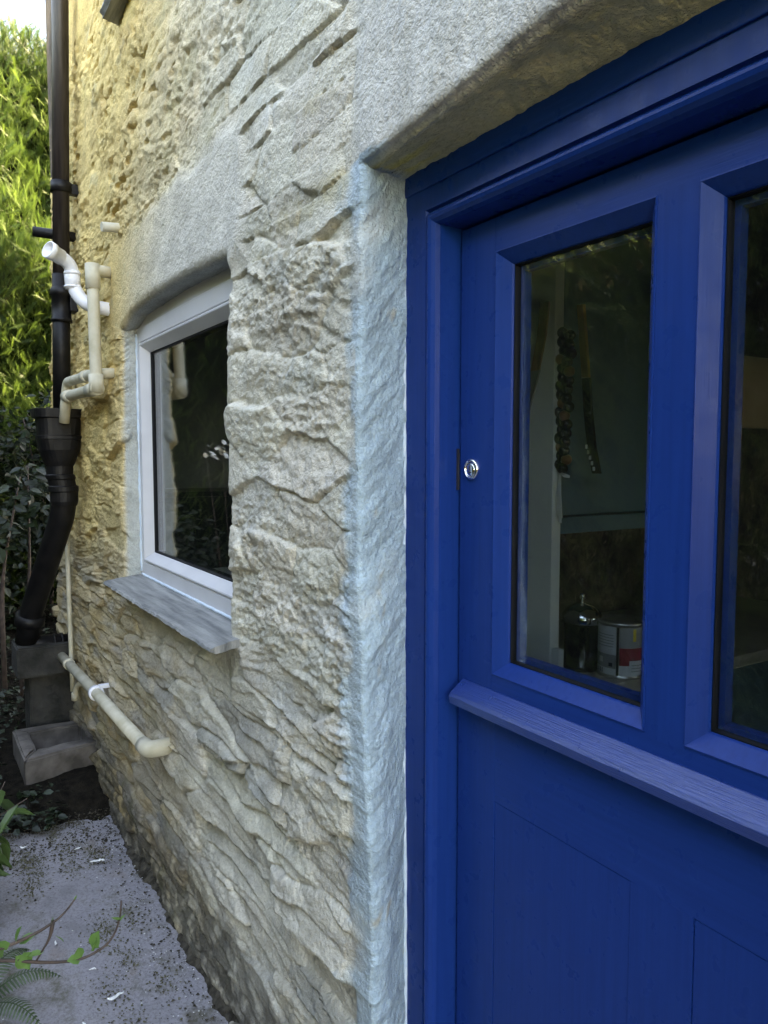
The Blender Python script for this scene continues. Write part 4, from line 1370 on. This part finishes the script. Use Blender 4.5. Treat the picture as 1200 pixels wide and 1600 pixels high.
gp = gc_pos(5200)
gp[:420] = np.stack([rng.uniform(-3.46, -3.12, 420), rng.uniform(-0.6, -0.18, 420), rng.uniform(-0.07, -0.02, 420)], 1)
tag(cards('ground_cover', LEAF_V, LEAF_F, gp, rng.normal(0, 1, (5200, 3)) * np.array([1, 1, .3]), rng.normal(0, .4, (5200, 3)) + np.array([0.1, 0, 1]), rng.uniform(0.015, 0.045, 5200), M['ivy']),
    'dark creeping ground cover between the path end and the hedge', 'ground cover', kind='stuff')
sheet('bank', -6.2, -2.95, -2.6, 1.2, 160, 120, lambda x, y: -0.128 + 0.100 * sst(-3.05, -3.45, x + 0.16 * fbm(x * 3, y * 4, 3, 8)) + 0.32 * sst(-4.1, -5.4, x) + 0.02 * fbm(x * 5, y * 5, 3, 3) + 0.008 * fbm(x * 30, y * 30, 3, 4) - 0.35 * ((x > -3.86) & (x < -3.56) & (y > -0.255) & (y < 0.05)), M['soil'])


def fern(root, fronds, label):
    t = thing('fern', label, 'fern', root)
    for (az, ln, rise, droop) in fronds:
        pts = []
        for i in range(15):
            s = i / 14
            r = ln * s * math.cos(0.2)
            z = rise * math.sin(s * 1.9) - droop * s * s
            pts.append(Vector((root[0] + r * math.cos(az), root[1] + r * math.sin(az), root[2] + z)))
        V, F = tube_geo(pts, [0.0028 * (1 - 0.8 * i / 14) for i in range(15)], 5)
        tint = [0.3] * len(V)
        for i in range(2, 29):
            s = i / 29
            k = min(13, int(s * 14))
            c = pts[k].lerp(pts[k + 1], s * 14 - k)
            tg = (pts[k + 1] - pts[k]).normalized()
            sd = tg.cross(Vector((0, 0, 1))).normalized()
            up = sd.cross(tg)
            l = 0.062 * math.sin(math.pi * min(1, 0.12 + s * 0.93)) ** 0.8 * (ln / 0.35)
            for sg in (-1, 1):
                b = len(V)
                dr = (sd * sg + tg * 0.35 - up * 0.15).normalized()
                wv = tg * 0.0042 * (ln / 0.35)
                V += [c - wv * .7, c + wv * .7, c + dr * l * .45 + wv + up * .002, c + dr * l * .45 - wv + up * .002, c + dr * l * .8 + wv * .8 - up * .003, c + dr * l * .8 - wv * .6 - up * .003, c + dr * l - up * .006]
                F += [(b, b + 1, b + 2, b + 3), (b + 3, b + 2, b + 4, b + 5), (b + 5, b + 4, b + 6)]
                tint += [0.3 + 0.5 * random.random()] * 7
        o = mk('frond', V, F, M['fern'], t)
        a = o.data.attributes.new('tint', 'FLOAT', 'POINT')
        a.data.foreach_set('value', tint)
    return t


fern((-2.14, -0.60, -0.10), [(0.75, 0.27, 0.16, 0.10), (0.10, 0.25, 0.17, 0.13), (1.45, 0.25, 0.15, 0.07), (2.3, 0.26, 0.14, 0.08), (-0.6, 0.28, 0.15, 0.08), (3.6, 0.28, 0.15, 0.09), (5.0, 0.27, 0.16, 0.10)],
     'green fern at the edge of the path in the lower corner')


def sprig(name, label, cat, root, stems, leaves, mat, stem_r, lv=LEAF_V, lf=LEAF_F, group=None):
    """stems: polylines; leaves: (pos, dir, size)"""
    t = thing(name, label, cat, root, group)
    for s in stems:
        pp = fillet(s, 0.05, 4)
        tube('stem', pp, [stem_r * (1 - 0.6 * i / (len(pp) - 1)) for i in range(len(pp))], M['stem'], t, 8)
    for (p, d, sz) in leaves:
        n = 1
        cards('leaf', lv, lf, np.array([p], float), np.array([d], float), np.array([[random.uniform(-.5, .5), random.uniform(-.6, 0), 1.0]]), np.array([sz]), mat, t, np.array([random.uniform(0.3, 1)]))
    return t


ROUND_V = LEAF_V * np.array([1, 1.35, 1])
tw_st = [[(-1.16, -0.95, -0.12), (-1.16, -0.85, 0.45), (-1.12, -0.66, 0.70), (-1.10, -0.578, 0.690), (-1.10, -0.52, 0.664), (-1.10, -0.475, 0.652), (-1.10, -0.437, 0.664), (-1.10, -0.423, 0.695), (-1.10, -0.421, 0.722)],
         [(-1.12, -0.64, 0.70), (-1.10, -0.578, 0.704), (-1.10, -0.53, 0.712), (-1.10, -0.50, 0.725), (-1.10, -0.483, 0.744)],
         [(-1.10, -0.512, 0.722), (-1.10, -0.516, 0.700), (-1.10, -0.535, 0.672)]]
tw_lv = [((-1.10, -0.424, 0.693), (0.1, -0.6, 0.6), 0.016), ((-1.10, -0.426, 0.690), (-0.2, 0.6, 0.5), 0.015), ((-1.10, -0.462, 0.664), (0.1, 0.3, 1), 0.026), ((-1.10, -0.460, 0.660), (0.2, 0.1, 1), 0.018),
         ((-1.10, -0.478, 0.654), (0, -0.2, 1), 0.020), ((-1.10, -0.478, 0.654), (0.2, -0.9, 0.4), 0.020), ((-1.10, -0.510, 0.700), (0, 0.6, -0.6), 0.017), ((-1.10, -0.515, 0.716), (0, .2, .8), 0.012),
         ((-1.10, -0.56, 0.706), (0, 0.3, 1), 0.024), ((-1.10, -0.555, 0.703), (0, 0.8, 0.4), 0.024), ((-1.10, -0.57, 0.70), (0.1, -.5, .7), 0.026), ((-1.10, -0.55, 0.690), (0, .2, -1), 0.026),
         ((-1.10, -0.56, 0.688), (0.1, .5, -1), 0.022), ((-1.10, -0.575, 0.693), (0.1, -.3, 1), 0.026), ((-1.10, -0.525, 0.682), (0, -.9, .1), 0.022), ((-1.10, -0.483, 0.742), (0, .2, .9), 0.008)]
sprig('leafy_twig', 'thin brown twig with small fresh green leaves reaching over the path', 'twig', (-1.16, -0.95, -0.12), tw_st, tw_lv, M['fresh'], 0.0030, ROUND_V)

LONG_V = LEAF_V * np.array([1, 0.55, 1])
ws, wl = [], []
rr = random.Random(12)
for i in range(7):
    x, y = -2.72 + rr.uniform(-.10, .12), -0.52 + rr.uniform(-0.06, 0.03)
    tx, ty, tz = x + rr.uniform(-.02, .16), y + rr.uniform(0.01, 0.15), rr.uniform(0.10, 0.36)
    st = [(x, y, -0.12), (x + 0.02, y + 0.01, tz * 0.6), (tx, ty, tz)]
    ws.append(st)
    for k in range(7):
        s = 0.25 + 0.11 * k
        p = Vector(st[0]).lerp(Vector(st[1]), s * 2) if s < .5 else Vector(st[1]).lerp(Vector(st[2]), s * 2 - 1)
        wl.append((tuple(p), (rr.uniform(-.5, .9), rr.uniform(-.7, .9), rr.uniform(-1.1, 0.1)), rr.uniform(0.06, 0.115)))
sprig('willow_herb', 'dark plant with long narrow drooping leaves at the path edge', 'plant', (-2.72, -0.52, -0.12), ws, wl, M['willow'], 0.004, LONG_V)
sprig('seedling', 'tiny green seedling rooted at the foot of the wall', 'seedling', (-1.74, -0.03, -0.1), [[(-1.74, -0.035, -0.11), (-1.735, -0.05, -0.06)]],
      [((-1.735, -0.05, -0.07), (.5, -.6, .5), 0.024), ((-1.735, -0.05, -0.075), (-.6, -.4, .5), 0.022), ((-1.735, -0.05, -0.065), (.1, -.5, .9), 0.020), ((-1.735, -0.05, -0.08), (.7, -.2, .2), 0.022)], M['fern'], 0.0015, ROUND_V)
dl = sprig('dead_leaf', 'olive dead leaf lying on the path beside a white chip', 'leaf', (-1.90, -0.37, -0.095), [[(-1.915, -0.385, -0.094), (-1.89, -0.36, -0.09)]],
           [((-1.915, -0.395, -0.093), (.15, .9, .08), 0.040), ((-1.90, -0.345, -0.093), (-.8, .4, .25), 0.034)], M['litter'], 0.0012, LEAF_V)
sprig('white_flowers', 'spray of small white flowers standing by the path out past the hedge foot', 'flowers', (-4.9, -1.0, -0.14),
      [[(-4.9, -1.0, -0.14), (-4.92, -0.98, 0.7), (-4.9, -0.93, 1.38)], [(-4.9, -1.0, -0.14), (-4.95, -0.9, 0.8), (-5.0, -0.85, 1.42)]],
      [((-4.9 + random.uniform(-.10, .10), -0.92 + random.uniform(-.09, .09), 1.38 + random.uniform(-.05, .06)), (random.uniform(-1, 1), random.uniform(-1, 1), random.uniform(-.3, 1)), 0.045) for _ in range(26)], M['petal'], 0.006, ROUND_V)

# ================================================================== inside the kitchen
pn = thing('end_panel', 'pale grey upright panel just inside the left door pane', 'panel', (-1.25, 0.47, -0.02))
box('panel', -1.60, -1.140, 0.450, 0.475, -0.02, 2.25, M['plaster_in'], pn, 0.002)
box('foot_block', -1.14, -1.120, 0.455, 0.470, 0.885, 0.965, M['plaster_in'], pn, 0.001)
cu = thing('wall_cupboard', 'teal painted wall cupboard behind the left door pane', 'cupboard', (-1.33, 0.63, 1.2))
box('carcass', -1.50, -1.165, 0.480, 0.790, 1.235, 1.90, M['teal'], cu, 0.002)
box('cupboard_door', -1.1645, -1.147, 0.482, 0.792, 1.237, 1.898, M['teal'], cu, 0.002)
box('pelmet', -1.48, -1.152, 0.484, 0.780, 1.198, 1.232, M['teal'], cu, 0.001)
wt = thing('worktop', 'pale stone kitchen worktop along the inner wall, seen through the door', 'worktop', (-1.3, 0.9, 0.9))
box('slab', -1.60, -1.075, 0.478, 1.70, 0.858, 0.888, M['worktop'], wt, 0.003)
box('base_unit', -1.58, -1.12, 0.480, 1.68, -0.02, 0.857, M['teal'], wt, 0.002)
box('partition_wall', -1.75, -1.61, 0.372, 2.2, -0.02, 2.25, M['stone_in'], cottage)
box('plaster_band', -1.609, -1.598, 1.0, 2.19, 1.455, 1.70, M['cream_in'], cottage, 0.004)
box('wood_post', -1.165, -1.10, 0.80, 0.86, 0.89, 2.24, M['wood_in'], cottage, 0.003)
box('chimney_breast', -1.60, 0.1, 2.20, 2.5, -0.02, 1.47, M['stone_in'], cottage)
cb2 = box('cream_plaster', -1.60, 0.1, 2.195, 2.5, 1.475, 1.75, M['cream_in'], cottage)
box('chimney_upper', -1.60, 0.1, 2.205, 2.5, 1.755, 2.25, M['dark_in'], cottage)

jr = thing('cafetiere', 'black glass coffee pot with domed chrome lid on the worktop', 'coffee pot', (-1.195, 0.60, 0.888))
lathe('beaker', [(0.038, 0.0), (0.041, 0.004), (0.041, 0.012), (0.0385, 0.014), (0.0385, 0.095), (0.040, 0.10), (0.040, 0.104)], (-1.195, 0.600, 0.8885), M['black_gloss'], jr)
lathe('lid', [(0.042, 0.104), (0.0435, 0.108), (0.0435, 0.120), (0.041, 0.124), (0.036, 0.133), (0.024, 0.142), (0.008, 0.146), (0.003, 0.148), (0.003, 0.154), (0.006, 0.156), (0.0075, 0.161), (0.005, 0.167), (0.001, 0.168)], (-1.195, 0.600, 0.8885), M['chrome'], jr)
tube('handle', fillet([(-1.157, 0.605, 1.000), (-1.135, 0.610, 0.995), (-1.137, 0.610, 0.915), (-1.157, 0.606, 0.908)], 0.012), 0.005, M['black_gloss'], jr, 10)
pc = thing('paint_can', 'small paint tin with white, grey and red label on the worktop', 'paint tin', (-1.118, 0.640, 0.888))
PCX, PCY, PCZ, PR = -1.118, 0.640, 0.8885, 0.050
lathe('can', [(PR - .001, 0.0), (PR + .001, 0.002), (PR + .001, 0.005), (PR - .001, 0.007), (PR - .001, 0.112), (PR + .0015, 0.114), (PR + .0015, 0.119), (PR - .002, 0.121), (PR - .006, 0.117), (PR - .012, 0.115), (PR - .014, 0.118), (0.004, 0.118)], (PCX, PCY, PCZ), M['tin'], pc)


def wrap(name, a0, a1, z0, z1, mat, dr=0.0006):
    n = 10
    V, F = [], []
    for i in range(n + 1):
        a = R(a0 + (a1 - a0) * i / n)
        for z in (z0, z1):
            V.append((PCX + (PR - .001 + dr) * math.cos(a), PCY + (PR - .001 + dr) * math.sin(a), PCZ + z))
    for i in range(n):
        F.append((2 * i, 2 * i + 2, 2 * i + 3, 2 * i + 1))
    return mk(name, V, F, mat, pc, True)


# the side towards the door faces about -55 degrees
wrap('white_label', -150, -62, 0.052, 0.111, M['label_white'])
wrap('grey_label', -150, -62, 0.022, 0.051, M['label_grey'])
wrap('white_foot_label', -150, -62, 0.008, 0.0215, M['label_white'])
wrap('seam', -61, -55, 0.008, 0.111, M['ink'], 0.0008)
wrap('grey_front', -54, 35, 0.068, 0.111, M['label_grey'])
wrap('red_band', -54, 35, 0.030, 0.0675, M['label_red'])
wrap('white_band', -54, 35, 0.008, 0.0295, M['label_white'])
wrap('price_sticker', -30, 12, 0.010, 0.041, M['label_white'], 0.0014)
for k in range(3):
    wrap('text_line', -25, 5, 0.0175 + k * 0.0065, 0.0190 + k * 0.0065, M['label_grey'], 0.0019)
for k in range(4):
    wrap('bar', -122 + k * 7, -119 + k * 7, 0.010, 0.020, M['ink'], 0.0012)
for k in range(5):
    wrap('text_line', -120, -68, 0.092 - k * 0.006, 0.0935 - k * 0.006, M['label_grey'], 0.0012)
wrap('text_mark', -112, -98, 0.032, 0.044, M['label_white'], 0.0012)
wrap('text_mark', -80, -70, 0.026, 0.034, M['ink'], 0.0012)
wrap('paint_drip', -22, -14, 0.082, 0.108, M['yellow'], 0.0016)

bd = thing('bead_string', 'double string of black and brown wooden beads with white ribbon hanging inside door', 'bead string', (-1.125, 0.475, 1.3))
BX, BY = -1.122, 0.464
bm = bmesh.new()
bmesh.ops.create_uvsphere(bm, u_segments=14, v_segments=9, radius=0.0115)
bead_b = bmo('bead', bm, M['black_gloss'], bd, True)
bm = bmesh.new()
bmesh.ops.create_uvsphere(bm, u_segments=14, v_segments=9, radius=0.0112)
bead_n = bmo('bead', bm, M['brown_bead'], bd, True)
first = {0: True, 1: True}
for i in range(16):
    for j in range(2):
        br = (i * 2 + j * 3) % 5 in (1,)
        src = bead_n if br else bead_b
        o = src if first[int(br)] else src.copy()
        if not first[int(br)]:
            COL.objects.link(o)
            o.parent = bd
            o.matrix_parent_inverse = src.matrix_parent_inverse.copy()
        first[int(br)] = False
        o.location = (BX - 0.010 + j * 0.019 - 0.004 * (i % 2) - 0.010 * (i / 15), BY + 0.003 * (i % 3), 1.605 - i * 0.0175 - j * 0.008)
for (dx, dz, w_) in ((-0.003, -0.085, .005), (0.004, -0.10, .006), (0.008, -0.09, .004), (0.03, -0.008, .004)):
    p0 = Vector((BX - 0.006, BY - 0.004, 1.325))
    p1 = p0 + Vector((dx, -0.004, dz))
    sd = Vector((w_, 0, 0)) if abs(dz) > .02 else Vector((0, 0, w_))
    mid = p0.lerp(p1, .5) + Vector((0.004, -0.006, 0))
    o = mk('ribbon', [p0 - sd * .4, p0 + sd * .4, mid + sd, mid - sd, p1 + sd, p1 - sd * .3], [(0, 1, 2, 3), (3, 2, 4, 5)], M['ribbon'], bd)
    o.modifiers.new('thick', 'SOLIDIFY').thickness = 0.0006
br_ = thing('hanging_strap', 'grey strap with brown leather top hanging beside the pale panel', 'strap', (-1.2, 0.43, 1.3))


def band(name, pts, w_, mat, parent, th=0.004):
    V, F = [], []
    for p in pts:
        V += [Vector(p) - Vector((w_, 0, 0)), Vector(p) + Vector((w_, 0, 0))]
    for i in range(len(pts) - 1):
        F.append((2 * i, 2 * i + 1, 2 * i + 3, 2 * i + 2))
    o = mk(name, V, F, mat, parent)
    o.modifiers.new('thick', 'SOLIDIFY').thickness = th
    return o


band('leather_top', [(-1.135, 0.42, 1.66), (-1.142, 0.42, 1.60), (-1.160, 0.42, 1.53)], 0.012, M['wood_in'], br_)
band('webbing', [(-1.160, 0.421, 1.531), (-1.190, 0.421, 1.45), (-1.215, 0.421, 1.38), (-1.224, 0.421, 1.32)], 0.013, M['grey_strap'], br_)
box('buckle', -1.240, -1.206, 0.415, 0.424, 1.283, 1.322, M['black_gloss'], br_, 0.003)
kn = thing('hanging_brush', 'thin tool with tan handle and pale toothed end hung before the teal cupboard', 'tool', (-1.08, 0.5, 1.3))
band('handle', [(-1.115, 0.50, 1.66), (-1.108, 0.50, 1.60), (-1.098, 0.50, 1.515)], 0.008, M['tan'], kn, 0.008)
band('blade', [(-1.098, 0.50, 1.514), (-1.092, 0.50, 1.45), (-1.080, 0.50, 1.375), (-1.066, 0.50, 1.325)], 0.010, M['black_gloss'], kn, 0.006)
for k in range(5):
    box('tooth', -1.094 + k * 0.0052, -1.089 + k * 0.0052, 0.492, 0.500, 1.374 - k * 0.011, 1.382 - k * 0.011, M['ribbon'], kn, 0.001)
# folded gauze cloth standing behind the right pane
gz = thing('gauze_cloth', 'corner of checked white gauze cloth at the foot of the right pane', 'cloth', (-0.66, 0.28, 0.95))
mk('cloth', [(-0.70, 0.285, 0.93), (-0.605, 0.285, 0.93), (-0.62, 0.285, 0.978), (-0.650, 0.287, 1.008), (-0.675, 0.285, 1.015), (-0.70, 0.287, 1.0), (-0.70, 0.30, 0.93), (-0.605, 0.30, 0.93), (-0.65, 0.298, 1.0)],
   [(0, 1, 2, 3, 4, 5), (6, 8, 7), (0, 5, 8, 6), (1, 7, 8, 2)], M['ribbon'], gz)
# view through the white window
box('inner_sill', WIN[0] - 0.02, WIN[1] + 0.02, 0.132, 0.50, 0.900, 0.925, M['worktop'], cottage, 0.003)
dr = thing('dresser', 'dark low dresser against the far kitchen wall, seen through the white window', 'dresser', (-3.9, 1.2, -0.02))
box('cabinet', -4.055, -3.66, 0.372, 2.2, -0.02, 1.16, M['dark_in'], dr, 0.004)
box('top_board', -4.055, -3.64, 0.372, 2.22, 1.161, 1.185, M['dark_in'], dr, 0.004)
box('lining_wall', X_END + 0.301, -4.058, 0.37, 4.29, -0.02, 2.245, M['plaster_in'], cottage)
